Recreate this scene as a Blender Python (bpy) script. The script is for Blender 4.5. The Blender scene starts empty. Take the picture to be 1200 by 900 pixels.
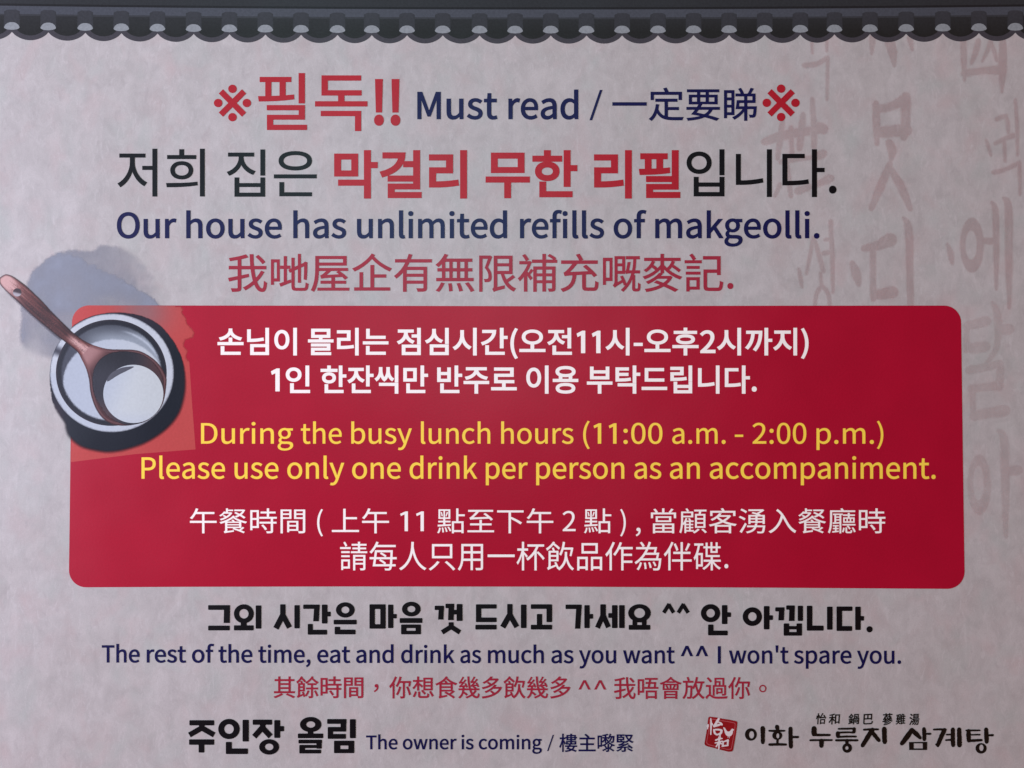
# A printed restaurant notice photographed close up: one laminated sign, built flat layer by layer.
import bpy, math, random
import numpy as np
from mathutils import Vector
from mathutils.geometry import delaunay_2d_cdt

random.seed(7)
S = bpy.context.scene
COL = S.collection

# ------------------------------------------------------------------ camera
FOCAL = 867.0                     # focal length in pixels of the 1200 px wide photograph
DIST = 0.433                      # metres from lens to sign
TILT = math.radians(1.16)         # the sign leans very slightly away at its top
cam = bpy.data.cameras.new("camera")
cam.sensor_width = 36.0
cam.lens = FOCAL / 1200.0 * 36.0
cam.clip_start = 0.01
cam.clip_end = 100.0
cam_ob = bpy.data.objects.new("camera", cam)
COL.objects.link(cam_ob)
cam_ob.location = (0.0, -DIST * math.cos(TILT), -DIST * math.sin(TILT))
cam_ob.rotation_euler = (math.pi / 2 + TILT, 0.0, 0.0)
S.camera = cam_ob

# ------------------------------------------------------------------ world, lamps, exposure
S.view_settings.view_transform = 'Standard'
S.view_settings.look = 'None'
S.view_settings.exposure = 0.0
S.view_settings.gamma = 1.0
W = bpy.data.worlds.new("World")
S.world = W
W.use_nodes = True
bg = W.node_tree.nodes['Background']
bg.inputs['Color'].default_value = (1.0, 0.32, 0.09, 1.0)
bg.inputs['Strength'].default_value = 0.255

def area_lamp(name, loc, target, sx, sy, watts, colour, roll=0.0):
    l = bpy.data.lights.new(name, 'AREA')
    l.shape = 'RECTANGLE'
    l.size, l.size_y = sx, sy
    l.energy = watts
    l.color = colour
    o = bpy.data.objects.new(name, l)
    COL.objects.link(o)
    o.location = loc
    d = Vector(target) - Vector(loc)
    o.rotation_euler = d.to_track_quat('-Z', 'Y').to_euler()
    o.rotation_euler.rotate_axis('Z', roll)
    return o

area_lamp("window_light", (-1.35, -0.70, 0.05), (-0.10, 0.0, 0.0), 0.8, 0.8, 28.2, (0.79, 0.87, 1.13))
area_lamp("sky_light", (-0.16, -1.10, 0.30), (-0.05, 0.0, 0.02), 0.75, 0.30, 9.3, (0.39, 0.65, 0.72), math.radians(-40))


# ------------------------------------------------------------------ helpers
_T = math.tan(TILT)
def P(px, py):
    """photo-scale artwork coordinates -> metres on the plane of the sign"""
    u = (px - 600.0) / FOCAL
    v = (450.0 - py) / FOCAL
    c, s = math.cos(TILT), math.sin(TILT)
    t = DIST * c / (c - v * s)
    return (t * u, -DIST * s + t * (s + v * c))

def lin(c):
    c = c / 255.0
    return c / 12.92 if c <= 0.04045 else ((c + 0.055) / 1.055) ** 2.4
STOCK = 0.74          # the printed stock is a light grey, not a bright white
def L3(rgb, k=STOCK):
    return tuple(lin(v) * k for v in rgb)

def signed_area(c):
    a = 0.0
    for i in range(len(c)):
        x0, y0 = c[i - 1]; x1, y1 = c[i]
        a += x0 * y1 - x1 * y0
    return a / 2
def ccw(c):
    return c if signed_area(c) > 0 else c[::-1]

def grow(contours, d):
    """move every outline outwards by d (holes close up)"""
    big = max(contours, key=lambda c: abs(signed_area(c)))
    sg = 1.0 if signed_area(big) > 0 else -1.0
    out = []
    for c in contours:
        n = len(c); r = []
        for i in range(n):
            x0, y0 = c[i - 1]; x1, y1 = c[i]; x2, y2 = c[(i + 1) % n]
            ax, ay = x1 - x0, y1 - y0; bx, by = x2 - x1, y2 - y1
            la = math.hypot(ax, ay) or 1e-9; lb = math.hypot(bx, by) or 1e-9
            nx1, ny1 = ay / la * sg, -ax / la * sg
            nx2, ny2 = by / lb * sg, -bx / lb * sg
            mx, my = nx1 + nx2, ny1 + ny2
            q = mx * mx + my * my
            k = 2.0 / q if q > 0.5 else 4.0
            r.append((x1 + mx * k * d * 1.0, y1 + my * k * d * 1.0))
        out.append(r)
    return out

def fill(contours, extra=None):
    """triangulate the area with non-zero winding; overlapping outlines are united"""
    vs, es = [], []
    for c in contours:
        b = len(vs); n = len(c)
        vs += [Vector((float(x), float(y))) for x, y in c]
        es += [(b + i, b + (i + 1) % n) for i in range(n)]
    if extra:
        vs += [Vector(p) for p in extra]
    r = delaunay_2d_cdt(vs, es, [], 0, 1e-5)
    V = np.array([tuple(p) for p in r[0]]); F = np.array(r[2])
    if len(F) == 0:
        return [], []
    cen = V[F].mean(axis=1)
    w = np.zeros(len(F), int)
    for c in contours:
        A = np.array(c, float); B = np.roll(A, -1, axis=0)
        x, y = cen[:, 0:1], cen[:, 1:2]
        cr = (B[:, 0] - A[:, 0]) * (y - A[:, 1]) - (x - A[:, 0]) * (B[:, 1] - A[:, 1])
        up = (A[:, 1] <= y) & (B[:, 1] > y) & (cr > 0)
        dn = (A[:, 1] > y) & (B[:, 1] <= y) & (cr < 0)
        w += up.sum(axis=1) - dn.sum(axis=1)
    return V, F[w != 0]

LAYER = 0.000015        # each film of ink lies this much above the one below
def flat_mesh(name, pieces, layer, mat, parent, label=None, colour=None):
    """pieces: list of (verts in artwork px, tris).  colour: f(x, y) -> (r,g,b 0-255, alpha)"""
    verts, faces, cols = [], [], []
    for V, F in pieces:
        b = len(verts)
        for p in V:
            x, z = P(p[0], p[1])
            verts.append((x, -layer * LAYER, z))
            if colour:
                r = colour(p[0], p[1]); cols.append(L3(r[:3]) + (r[3],))
        for f in F:
            a, c, d = (int(i) + b for i in f)
            q = [verts[i] for i in (a, c, d)]
            s = (q[1][0] - q[0][0]) * (q[2][2] - q[0][2]) - (q[2][0] - q[0][0]) * (q[1][2] - q[0][2])
            faces.append((a, c, d) if s > 0 else (a, d, c))
    me = bpy.data.meshes.new(name)
    me.from_pydata(verts, [], faces)
    if colour:
        at = me.color_attributes.new("ink", 'FLOAT_COLOR', 'POINT')
        at.data.foreach_set("color", [v for c in cols for v in c])
    me.materials.append(mat)
    me.validate()
    o = bpy.data.objects.new(name, me)
    COL.objects.link(o)
    if parent: o.parent = parent
    if parent and parent.type == 'EMPTY': o.location.z = -parent.location.z
    if label: o["label"] = label
    return o

# ---- outline primitives (all counter-clockwise so that they unite)
def rect(x0, y0, x1, y1, r=0.0):
    if r <= 0: return ccw([(x0, y0), (x1, y0), (x1, y1), (x0, y1)])
    c = []
    for cx, cy, a0 in ((x1 - r, y0 + r, -90), (x1 - r, y1 - r, 0), (x0 + r, y1 - r, 90), (x0 + r, y0 + r, 180)):
        for k in range(4):
            a = math.radians(a0 + 30 * k); c.append((cx + r * math.cos(a), cy + r * math.sin(a)))
    return ccw(c)
def ell(cx, cy, rx, ry, n=40, rot=0.0):
    c, s = math.cos(rot), math.sin(rot)
    return ccw([(cx + rx * math.cos(t) * c - ry * math.sin(t) * s, cy + rx * math.cos(t) * s + ry * math.sin(t) * c)
                for t in (2 * math.pi * i / n for i in range(n))])
def ring(cx, cy, rx, ry, cx2, cy2, rx2, ry2, n=40):
    return [ell(cx, cy, rx, ry, n), ell(cx2, cy2, rx2, ry2, n)[::-1]]
def bar(x0, y0, x1, y1, w, w1=None):
    w1 = w if w1 is None else w1
    L = math.hypot(x1 - x0, y1 - y0) or 1e-9
    nx, ny = -(y1 - y0) / L / 2, (x1 - x0) / L / 2
    return ccw([(x0 + nx * w, y0 + ny * w), (x1 + nx * w1, y1 + ny * w1), (x1 - nx * w1, y1 - ny * w1), (x0 - nx * w, y0 - ny * w)])
def spline(pts, n=8):
    """Catmull-Rom through tuples of any length, open"""
    p = [pts[0]] + list(pts) + [pts[-1]]
    out = []
    for i in range(1, len(p) - 2):
        for k in range(n):
            t = k / n
            out.append(tuple(0.5 * (2 * b + (c - a) * t + (2 * a - 5 * b + 4 * c - d) * t * t + (3 * b - a - 3 * c + d) * t ** 3)
                             for a, b, c, d in zip(p[i - 1], p[i], p[i + 1], p[i + 2])))
    out.append(tuple(pts[-1]))
    return out
def loop(pts, n=8):
    """closed Catmull-Rom"""
    m = len(pts); out = []
    for i in range(m):
        a, b, c, d = pts[i - 1], pts[i], pts[(i + 1) % m], pts[(i + 2) % m]
        for k in range(n):
            t = k / n
            out.append(tuple(0.5 * (2 * q + (r - p) * t + (2 * p - 5 * q + 4 * r - s) * t * t + (3 * q - p - 3 * r + s) * t ** 3)
                             for p, q, r, s in zip(a, b, c, d)))
    return ccw(out)
def brush(pts, rough=0.0, g=0.0, round_caps=True):
    """one brush stroke through (x, y, width) points"""
    q = spline(pts, 7) if len(pts) > 2 else [tuple(a + (b - a) * k / 7 for a, b in zip(*pts)) for k in range(8)]
    le, ri = [], []
    for i, (x, y, w) in enumerate(q):
        a = q[max(0, i - 1)]; b = q[min(len(q) - 1, i + 1)]
        dx, dy = b[0] - a[0], b[1] - a[1]; L = math.hypot(dx, dy) or 1e-9
        h = max(0.15, w / 2 + g)
        h1 = h * (1 + random.uniform(-rough, rough)); h2 = h * (1 + random.uniform(-rough, rough))
        le.append((x - dy / L * h1, y + dx / L * h1)); ri.append((x + dy / L * h2, y - dx / L * h2))
    out = [ccw(le + ri[::-1])]
    for i in range(len(q) - 1):      # guard sharp bends
        pass
    if round_caps:
        for x, y, w in (q[0], q[-1]):
            out.append(ell(x, y, max(0.15, w / 2 + g) * 0.92, max(0.15, w / 2 + g) * 0.92, 12))
    for x, y, w in q[1:-1]:
        if w / 2 + g > 0.6: out.append(ell(x, y, (w / 2 + g) * 0.96, (w / 2 + g) * 0.96, 12))
    return out

# ------------------------------------------------------------------ materials
def laminate(nt, bsdf, rough=0.42):
    """thin satin laminate over the print: fine orange-peel grain"""
    N = nt.nodes; Lk = nt.links
    bsdf.inputs['Roughness'].default_value = rough
    bsdf.inputs['Specular IOR Level'].default_value = 0.18
    tc = N.new('ShaderNodeTexCoord')
    n1 = N.new('ShaderNodeTexNoise'); n1.inputs['Scale'].default_value = 900.0; n1.inputs['Detail'].default_value = 2.0
    Lk.new(tc.outputs['Object'], n1.inputs['Vector'])
    bp = N.new('ShaderNodeBump'); bp.inputs['Strength'].default_value = 0.10; bp.inputs['Distance'].default_value = 0.0004
    Lk.new(n1.outputs['Fac'], bp.inputs['Height'])
    n2 = N.new('ShaderNodeTexNoise'); n2.inputs['Scale'].default_value = 11.0; n2.inputs['Detail'].default_value = 1.5
    Lk.new(tc.outputs['Object'], n2.inputs['Vector'])
    rp = N.new('ShaderNodeBump'); rp.inputs['Strength'].default_value = 0.5; rp.inputs['Distance'].default_value = 0.006   # slight waves of the sheet
    Lk.new(n2.outputs['Fac'], rp.inputs['Height']); Lk.new(bp.outputs['Normal'], rp.inputs['Normal'])
    Lk.new(rp.outputs['Normal'], bsdf.inputs['Normal'])
    return tc

def ink(name, rgb, var=0.10, alpha=1.0, k=STOCK):
    m = bpy.data.materials.new(name); m.use_nodes = True
    nt = m.node_tree; N = nt.nodes; Lk = nt.links
    b = N['Principled BSDF']
    tc = laminate(nt, b)
    # printed ink is never quite even: slow mottling plus dot-sized speckle
    a = N.new('ShaderNodeTexNoise'); a.inputs['Scale'].default_value = 38.0; a.inputs['Detail'].default_value = 4.0
    s = N.new('ShaderNodeTexNoise'); s.inputs['Scale'].default_value = 1100.0; s.inputs['Detail'].default_value = 1.0
    Lk.new(tc.outputs['Object'], a.inputs['Vector']); Lk.new(tc.outputs['Object'], s.inputs['Vector'])
    ad = N.new('ShaderNodeMath'); ad.operation = 'ADD'
    Lk.new(a.outputs['Fac'], ad.inputs[0]); Lk.new(s.outputs['Fac'], ad.inputs[1])
    mr = N.new('ShaderNodeMapRange')
    mr.inputs['From Min'].default_value = 0.6; mr.inputs['From Max'].default_value = 1.4
    mr.inputs['To Min'].default_value = 1 - var; mr.inputs['To Max'].default_value = 1 + var
    Lk.new(ad.outputs[0], mr.inputs['Value'])
    mx = N.new('ShaderNodeVectorMath'); mx.operation = 'SCALE'
    mx.inputs[0].default_value = L3(rgb, k)
    Lk.new(mr.outputs['Result'], mx.inputs['Scale'])
    Lk.new(mx.outputs['Vector'], b.inputs['Base Color'])
    b.inputs['Alpha'].default_value = alpha
    return m

def picture_ink(name, grain=0.08):
    """ink whose colour and coverage come from the printed picture (vertex attribute)"""
    m = bpy.data.materials.new(name); m.use_nodes = True
    nt = m.node_tree; N = nt.nodes; Lk = nt.links
    b = N['Principled BSDF']
    tc = laminate(nt, b)
    at = N.new('ShaderNodeVertexColor'); at.layer_name = "ink"
    s = N.new('ShaderNodeTexNoise'); s.inputs['Scale'].default_value = 700.0; s.inputs['Detail'].default_value = 2.0
    Lk.new(tc.outputs['Object'], s.inputs['Vector'])
    mr = N.new('ShaderNodeMapRange')
    mr.inputs['From Min'].default_value = 0.3; mr.inputs['From Max'].default_value = 0.7
    mr.inputs['To Min'].default_value = 1 - grain; mr.inputs['To Max'].default_value = 1 + grain
    Lk.new(s.outputs['Fac'], mr.inputs['Value'])
    mx = N.new('ShaderNodeVectorMath'); mx.operation = 'SCALE'
    Lk.new(at.outputs['Color'], mx.inputs[0]); Lk.new(mr.outputs['Result'], mx.inputs['Scale'])
    Lk.new(mx.outputs['Vector'], b.inputs['Base Color'])
    Lk.new(at.outputs['Alpha'], b.inputs['Alpha'])
    return m

def paper():
    """printed mulberry-paper ground: soft clouds, faint pink and green blotches, pale fibres"""
    m = bpy.data.materials.new("mulberry_paper_print"); m.use_nodes = True
    nt = m.node_tree; N = nt.nodes; Lk = nt.links
    b = N['Principled BSDF']
    tc = laminate(nt, b)
    def noise(scale, detail, rough=0.5, sx=1.0, sz=1.0, off=0.0, dist=0.0):
        mp = N.new('ShaderNodeMapping'); mp.inputs['Scale'].default_value = (sx, 1.0, sz); mp.inputs['Location'].default_value = (off, 0, off * .7)
        t = N.new('ShaderNodeTexNoise'); t.inputs['Scale'].default_value = scale
        t.inputs['Detail'].default_value = detail; t.inputs['Roughness'].default_value = rough
        t.inputs['Distortion'].default_value = dist
        Lk.new(tc.outputs['Object'], mp.inputs['Vector']); Lk.new(mp.outputs['Vector'], t.inputs['Vector'])
        return t.outputs['Fac']
    def ramp(src, a, c, lo, hi):
        r = N.new('ShaderNodeMapRange'); r.clamp = True
        r.inputs['From Min'].default_value = a; r.inputs['From Max'].default_value = c
        r.inputs['To Min'].default_value = lo; r.inputs['To Max'].default_value = hi
        Lk.new(src, r.inputs['Value']); return r.outputs['Result']
    def mix(fac, c1, c2):
        x = N.new('ShaderNodeMix'); x.data_type = 'RGBA'
        Lk.new(fac, x.inputs['Factor'])
        for i, c in ((6, c1), (7, c2)):
            if isinstance(c, tuple): x.inputs[i].default_value = L3(c) + (1,)
            else: Lk.new(c, x.inputs[i])
        return x.outputs[2]
    cloud = noise(82, 6, 0.66, 1.15, 0.85, 0.0, 0.5)
    base = mix(ramp(cloud, 0.33, 0.67, 0, 1), (196, 184, 181), (213, 200, 197))
    pink = noise(52, 4, 0.5, 1.0, 0.8, 3.1, 0.4)
    base = mix(ramp(pink, 0.50, 0.75, 0, 0.5), base, (210, 180, 178))
    green = noise(48, 4, 0.5, 1.0, 0.8, 9.4, 0.4)
    base = mix(ramp(green, 0.52, 0.76, 0, 0.5), base, (194, 195, 189))
    fib = noise(170, 5, 0.65, 1.5, 0.6, 5.0, 1.4)
    base = mix(ramp(fib, 0.54, 0.72, 0, 0.5), base, (224, 211, 209))
    dk = noise(230, 4, 0.6, 1.2, 0.7, 8.0, 0.8)
    base = mix(ramp(dk, 0.56, 0.74, 0, 0.42), base, (187, 173, 172))
    gr = noise(1300, 1)
    g2 = N.new('ShaderNodeVectorMath'); g2.operation = 'SCALE'
    Lk.new(base, g2.inputs[0]); Lk.new(ramp(gr, 0.3, 0.7, 0.965, 1.035), g2.inputs['Scale'])
    Lk.new(g2.outputs['Vector'], b.inputs['Base Color'])
    return m

M_PAPER = paper()
M_EDGE = ink("board_edge", (205, 203, 200))
M_PANEL = ink("crimson_ink", (191, 9, 48), 0.07)
M_RED = ink("red_ink", (192, 30, 46))
M_RED2 = ink("thin_red_ink", (176, 40, 62))
M_BLACK = ink("black_ink", (8, 8, 15), 0.15)
M_BLACK2 = ink("brown_black_ink", (24, 17, 15), 0.2)
M_NAVY = ink("navy_ink", (15, 15, 74), 0.12)
M_WHITE = ink("knocked_out_white", (255, 241, 234), 0.02, 1.0, 0.96)
M_YELLOW = ink("yellow_ink", (255, 211, 74), 0.04, 1.0, 0.96)
M_PIC = picture_ink("picture_ink", 0.035)
M_ROOF = picture_ink("roof_ink", 0.10)
M_GHOST = ink("pale_rose_wash", (184, 86, 84), 0.3, 0.05)
M_GHOST2 = ink("paler_rose_wash", (184, 86, 84), 0.3, 0.05 * 0.6)

# ------------------------------------------------------------------ the sign board
sign = bpy.data.objects.new("notice_sign", None)
sign.empty_display_size = 0.05
sign.location = (0.0, 0.0, P(600, 962)[1])      # bottom edge of the board
COL.objects.link(sign)
sign["label"] = "printed restaurant notice with a red panel, three languages of text and a tiled roof edge"
sign["category"] = "sign"

def board():
    x0, z0 = P(-62, 962); x1, z1 = P(1262, -62)
    x0, x1 = min(x0, P(-62, -62)[0]), max(x1, P(1262, 962)[0])
    t = 0.004
    v = [(x, y, z) for y in (0.0, t) for x, z in ((x0, z0), (x1, z0), (x1, z1), (x0, z1))]
    f = [(0, 1, 2, 3), (7, 6, 5, 4), (0, 4, 5, 1), (1, 5, 6, 2), (2, 6, 7, 3), (3, 7, 4, 0)]
    me = bpy.data.meshes.new("sign_board"); me.from_pydata(v, [], f)
    me.materials.append(M_PAPER); me.materials.append(M_EDGE)
    for i, p in enumerate(me.polygons): p.material_index = 0 if i == 0 else 1
    o = bpy.data.objects.new("sign_board", me); COL.objects.link(o); o.parent = sign; o.location.z = -sign.location.z
    o["label"] = "mottled grey mulberry-paper ground of the notice"
    return o
board()

def sm(a, b, x):
    t = min(1.0, max(0.0, (x - a) / (b - a))); return t * t * (3 - 2 * t)
def mixc(a, b, t):
    return tuple(p + (q - p) * t for p, q in zip(a, b))
def hash2(i, j):
    v = math.sin(i * 127.1 + j * 311.7) * 43758.5453; return v - math.floor(v)
def vnoise(x, y):
    i, j = math.floor(x), math.floor(y); fx, fy = x - i, y - j
    fx = fx * fx * (3 - 2 * fx); fy = fy * fy * (3 - 2 * fy)
    a = hash2(i, j) * (1 - fx) + hash2(i + 1, j) * fx
    b = hash2(i, j + 1) * (1 - fx) + hash2(i + 1, j + 1) * fx
    return a * (1 - fy) + b * fy
def grid(contours, step, jitter=0.25):
    xs = [p[0] for c in contours for p in c]; ys = [p[1] for c in contours for p in c]
    out = []; y = min(ys) + step / 2; k = 0
    while y < max(ys):
        x = min(xs) + step / 2 * (1 + k % 2)
        while x < max(xs):
            out.append((x + random.uniform(-jitter, jitter) * step, y + random.uniform(-jitter, jitter) * step)); x += step
        y += step * 0.87; k += 1
    return out
def edge_dist(contour):
    A = np.array(contour, float); B = np.roll(A, -1, axis=0); D = B - A
    L = (D ** 2).sum(axis=1) + 1e-12
    def f(x, y):
        q = np.array((x, y)); t = np.clip(((q - A) * D).sum(axis=1) / L, 0, 1)
        return float(np.sqrt((((A + D * t[:, None]) - q) ** 2).sum(axis=1).min()))
    return f
def painted(name, contours, step, colour, layer, parent, label=None, mat=None):
    V, F = fill(contours, grid(contours, step))
    return flat_mesh(name, [(V, F)], layer, mat or M_PIC, parent, label, colour)

# ------------------------------------------------------------------ faint brush calligraphy in the ground
CAL = [   # one list of strokes per written character, strokes through (x, y, width)
    [[(951.3, 48, 2.6), (952, 62, 2.6)], [(942.7, 76.7, 5), (957, 75, 5), (970, 67.5, 4)], [(970, 67, 3.2), (969.6, 90, 3), (969, 117, 2.4)], [(968.7, 48, 2.4), (969, 60, 2)]],
    [[(951.7, 116, 4), (953.5, 145, 6), (954, 173, 5)], [(896, 166, 8), (921, 158, 10), (966, 151, 9)], [(917, 143, 5), (914, 165, 6), (911, 186, 4)],
     [(927, 150, 5), (928, 182, 4)], [(941, 134, 5), (939, 155, 8), (937, 174, 6)], [(960, 148, 10), (965, 152, 11)], [(958, 183, 9), (965, 180, 9)],
     [(915, 190, 5), (940, 186, 4), (958, 184, 5)], [(921, 186, 5), (924, 208, 5), (927, 230, 4)], [(955, 217, 5), (973, 209, 9)], [(935, 224, 8), (948, 219, 7)], [(914, 216, 4), (908, 230, 3)]],
    [[(953.4, 279, 4), (949, 300, 3.4), (945, 321, 2.4)], [(955, 282, 3), (960, 300, 4.4), (965, 318, 4)], [(936, 315, 2), (938, 326, 3.6), (940, 337, 2)],
     [(973.4, 259, 4), (975.3, 300, 4.6), (976, 343, 2.6)], [(965, 297, 5), (974, 295.5, 4)], [(967, 281, 3), (974, 280, 3)], [(961.7, 320, 3), (962.5, 337, 3)],
     [(955, 357, 3.4), (957.2, 344, 3.8), (963.5, 336, 4), (970.5, 345, 3.8), (972.3, 357, 3.4)]],
    [[(1022.5, 44, 7), (1022, 54, 5), (1021.5, 63, 2)], [(1042, 46, 10), (1046, 62, 9), (1048, 77, 3)], [(1066, 44, 6), (1069, 58, 3)]],
    [[(1026.4, 121, 6), (1027, 145, 8), (1027.6, 169, 4)], [(1027, 128, 9), (1042, 125.5, 8.5), (1058.5, 118, 12)], [(1061.5, 113, 10), (1061.5, 138, 10), (1059, 161, 8)], [(1032, 155, 12), (1062, 152.5, 14)]],
    [[(1041.8, 167, 8), (1045.5, 177, 9), (1044, 188, 4)], [(1043, 192, 6), (1034, 214, 9), (1021, 244, 6)], [(1043.5, 198, 6), (1056, 219, 9), (1066.8, 245, 5)]],
    [[(998.5, 308, 5), (1003.5, 321, 10), (1006.5, 334, 4)], [(1012.5, 291, 7), (1028, 288, 10), (1043.5, 281, 16)], [(1023, 294, 6), (1023, 320, 6), (1023.3, 350, 6.5)], [(1024, 346, 9), (1046, 342.5, 14)],
     [(1058.5, 255, 2), (1064.5, 267, 8), (1066, 305, 7.5), (1067, 357, 7)]],
    [[(1129, 48, 6), (1129.5, 72, 6), (1130.5, 95, 2)], [(1175, 48, 7), (1175, 78, 9), (1174, 108, 2)], [(1130, 86, 8), (1152, 83, 7), (1174, 82, 11)],
     [(1146.5, 48, 5.5), (1143, 62, 6), (1138.5, 74, 3)], [(1161, 48, 5), (1157, 60, 4), (1151, 72, 2)], [(1161, 50, 4), (1165, 60, 4), (1168, 71, 3)]],
    [[(1168, 140, 4.5), (1178, 136, 4.5)], [(1178.7, 135, 3), (1181, 145, 4), (1181.6, 156, 2.6)], [(1166.5, 168, 4), (1178, 162.5, 4), (1187, 159, 6)], [(1176.6, 165, 3.4), (1178, 189, 2.8)],
     [(1155.6, 164, 2), (1158.5, 173, 3.4), (1161.4, 182, 2.6)], [(1190, 117, 3), (1192, 150, 3.4), (1192.5, 182, 2.4)], [(1164.3, 202, 4.6), (1176, 199.5, 4), (1194, 191, 4)], [(1194.5, 190, 3.4), (1195.4, 228, 2.6)]],
    [[(1110, 286, 2), (1114, 297, 6.5), (1116, 309, 3)], [(1152, 282.5, 6), (1166, 282.5, 7)], [(1162.4, 237, 2.6), (1166.5, 248, 6.4), (1167.3, 290, 6), (1167.5, 339, 2.4)], [(1176, 232, 2.6), (1181.6, 243, 8), (1182.3, 300, 8), (1182.6, 361, 3)], 'R', (1139, 287.3, 13.4, 31.6, 1138, 287.3, 7.4, 17.6)],
    [[(1132, 382, 8), (1145, 379.5, 10), (1156, 376, 11)], [(1133, 380, 6), (1132, 411, 6)], [(1138, 408.5, 11), (1155, 406, 12)], [(1162.5, 354, 2.4), (1168.8, 369, 8), (1168.5, 405, 6), (1156, 426, 4)],
     [(1171, 387, 11), (1183, 385.5, 12)], [(1135.5, 434, 9), (1155, 430.5, 8), (1172, 426, 8)], [(1172.3, 427, 7), (1171.5, 454, 8)], [(1137.5, 455.6, 8), (1172, 452, 9)], [(1139, 456, 6), (1141, 490, 6)], [(1141, 487.6, 10), (1160, 484, 11), (1177.5, 481, 13)]],
    [[(1169.6, 504, 2.6), (1176.5, 516, 9), (1178, 570, 8.5), (1178.6, 629, 4)], [(1182, 552, 10), (1193, 551, 11)], 'R', (1147.6, 568, 13.4, 34.8, 1146.6, 566, 7, 21)],
]
lay = 1
for ci, strokes in enumerate(CAL):
    pieces = []
    for lv, g in enumerate((1.5, 0.75, 0.0)):         # ink bleeding into the paper: three coverages, one inside the other
        cs = []; it = iter(strokes)
        for s in it:
            if s == 'R':
                q = next(it)
                cs += [ell(q[0], q[1], q[2] + g, q[3] + g, 48), ell(q[4], q[5], q[6] - g, q[7] - g, 48)[::-1]]
            else: cs += brush(s, 0.13, g)
        V, F = fill(cs); pieces.append((V, F, lv))
    me_parts = []
    o = None
    verts, faces = [], []
    for V, F, lv in pieces:
        b = len(verts)
        for p in V:
            x, z = P(p[0], p[1]); verts.append((x, -(lay + lv) * LAYER, z))
        faces += [tuple(int(i) + b for i in f) for f in F]
    me = bpy.data.meshes.new("calligraphy_character"); me.from_pydata(verts, [], faces); me.materials.append(M_GHOST2 if ci >= len(CAL) - 2 else M_GHOST)
    o = bpy.data.objects.new("calligraphy_character", me); COL.objects.link(o); o.parent = sign; o.location.z = -sign.location.z
    o["label"] = "faint rose brush-written character in the paper ground"

# ------------------------------------------------------------------ tiled roof edge along the top
CUSP = [-112, -70, -28, 14, 56.7, 100, 142.3, 184.6, 227, 269, 311, 352.8, 395.5, 435.7, 477, 518.8, 562, 603.6, 645.4, 687.3, 729, 771, 812.7, 854.3, 896, 937.7, 977.8, 1019.4, 1061.8, 1104.7, 1147, 1189.7, 1232, 1274, 1316]
def bow(x): return -4.2 * ((x - 640) / 620.0) ** 2 + 0.6 * 0
def roof_y(x): return 41.6 + bow(x)
XL, XR = -60.0, 1260.0
def scallop(x0, x1, drop, inset, n=14):
    return [(x0 + inset + (x1 - x0 - 2 * inset) * k / n, roof_y(x0 + (x1 - x0) * k / n) + drop * (1 - (2 * k / n - 1) ** 2) ** 0.82) for k in range(n + 1)]
xs = [XL + (XR - XL) * k / 60 for k in range(61)]
low = []
for a, b in zip(CUSP[1:-2], CUSP[2:-1]):
    low += scallop(a, b, 9.6, 0.0)[:-1]
low = [p for p in low if XL < p[0] < XR]
band = [(XL, -60)] + [(XL, roof_y(XL) + 5)] + low + [(XR, roof_y(XR) + 5)] + [(XR, -60)]
V, F = fill([ccw(band)], grid([[(XL, -4), (XR, 14)]], 6) + [(x, 24.0) for x in range(-56, 1258, 9)])
def band_col(x, y):
    return (74, 69, 75, 1.0)
roof = flat_mesh("tile_roof_border", [(V, F)], 5, M_ROOF, sign, "dark grey tiled roof edge printed along the top", band_col)
def strip(name, y0, y1, col, layer, amp=0.0):
    c = [(x, y0 + bow(x)) for x in xs] + [(x, y1 + bow(x) + amp * math.sin(x * .11)) for x in xs[::-1]]
    V, F = fill([ccw(c)]); return flat_mesh(name, [(V, F)], layer, M_ROOF, roof, None, lambda x, y: col + (1.0,))
strip("ridge_course", -60, 7.6 + 3, (54, 55, 58), 6)
strip("shadow_line", 8.6, 11.2, (38, 38, 41), 7)
strip("eave_course", 11.2, 20.6, (82, 83, 91), 7)
strip("underside", 20.6, 27.5, (64, 64, 68), 6)
for a, b in zip(CUSP[1:-2], CUSP[2:-1]):
    if b < XL + 30 or a > XR - 30: continue
    m = (a + b) / 2
    yb = roof_y(m)
    c = [(a + 8.0, yb - 19), (b - 8.0, yb - 19)] + [(b - 8.0, yb - 3.5)] + scallop(a, b, 6.4, 6.0)[::-1] + [(a + 8.0, yb - 3.5)]
    c = [(x, y - (2.4 if y > yb - 1 else 0)) for x, y in c]
    V, F = fill([ccw(c)])
    flat_mesh("roof_tile", [(V, F)], 8, M_ROOF, roof, None, lambda x, y, yb=yb: (mixc((50, 50, 52), (40, 40, 40), sm(yb - 18, yb - 8, y))) + (1.0,))
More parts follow.
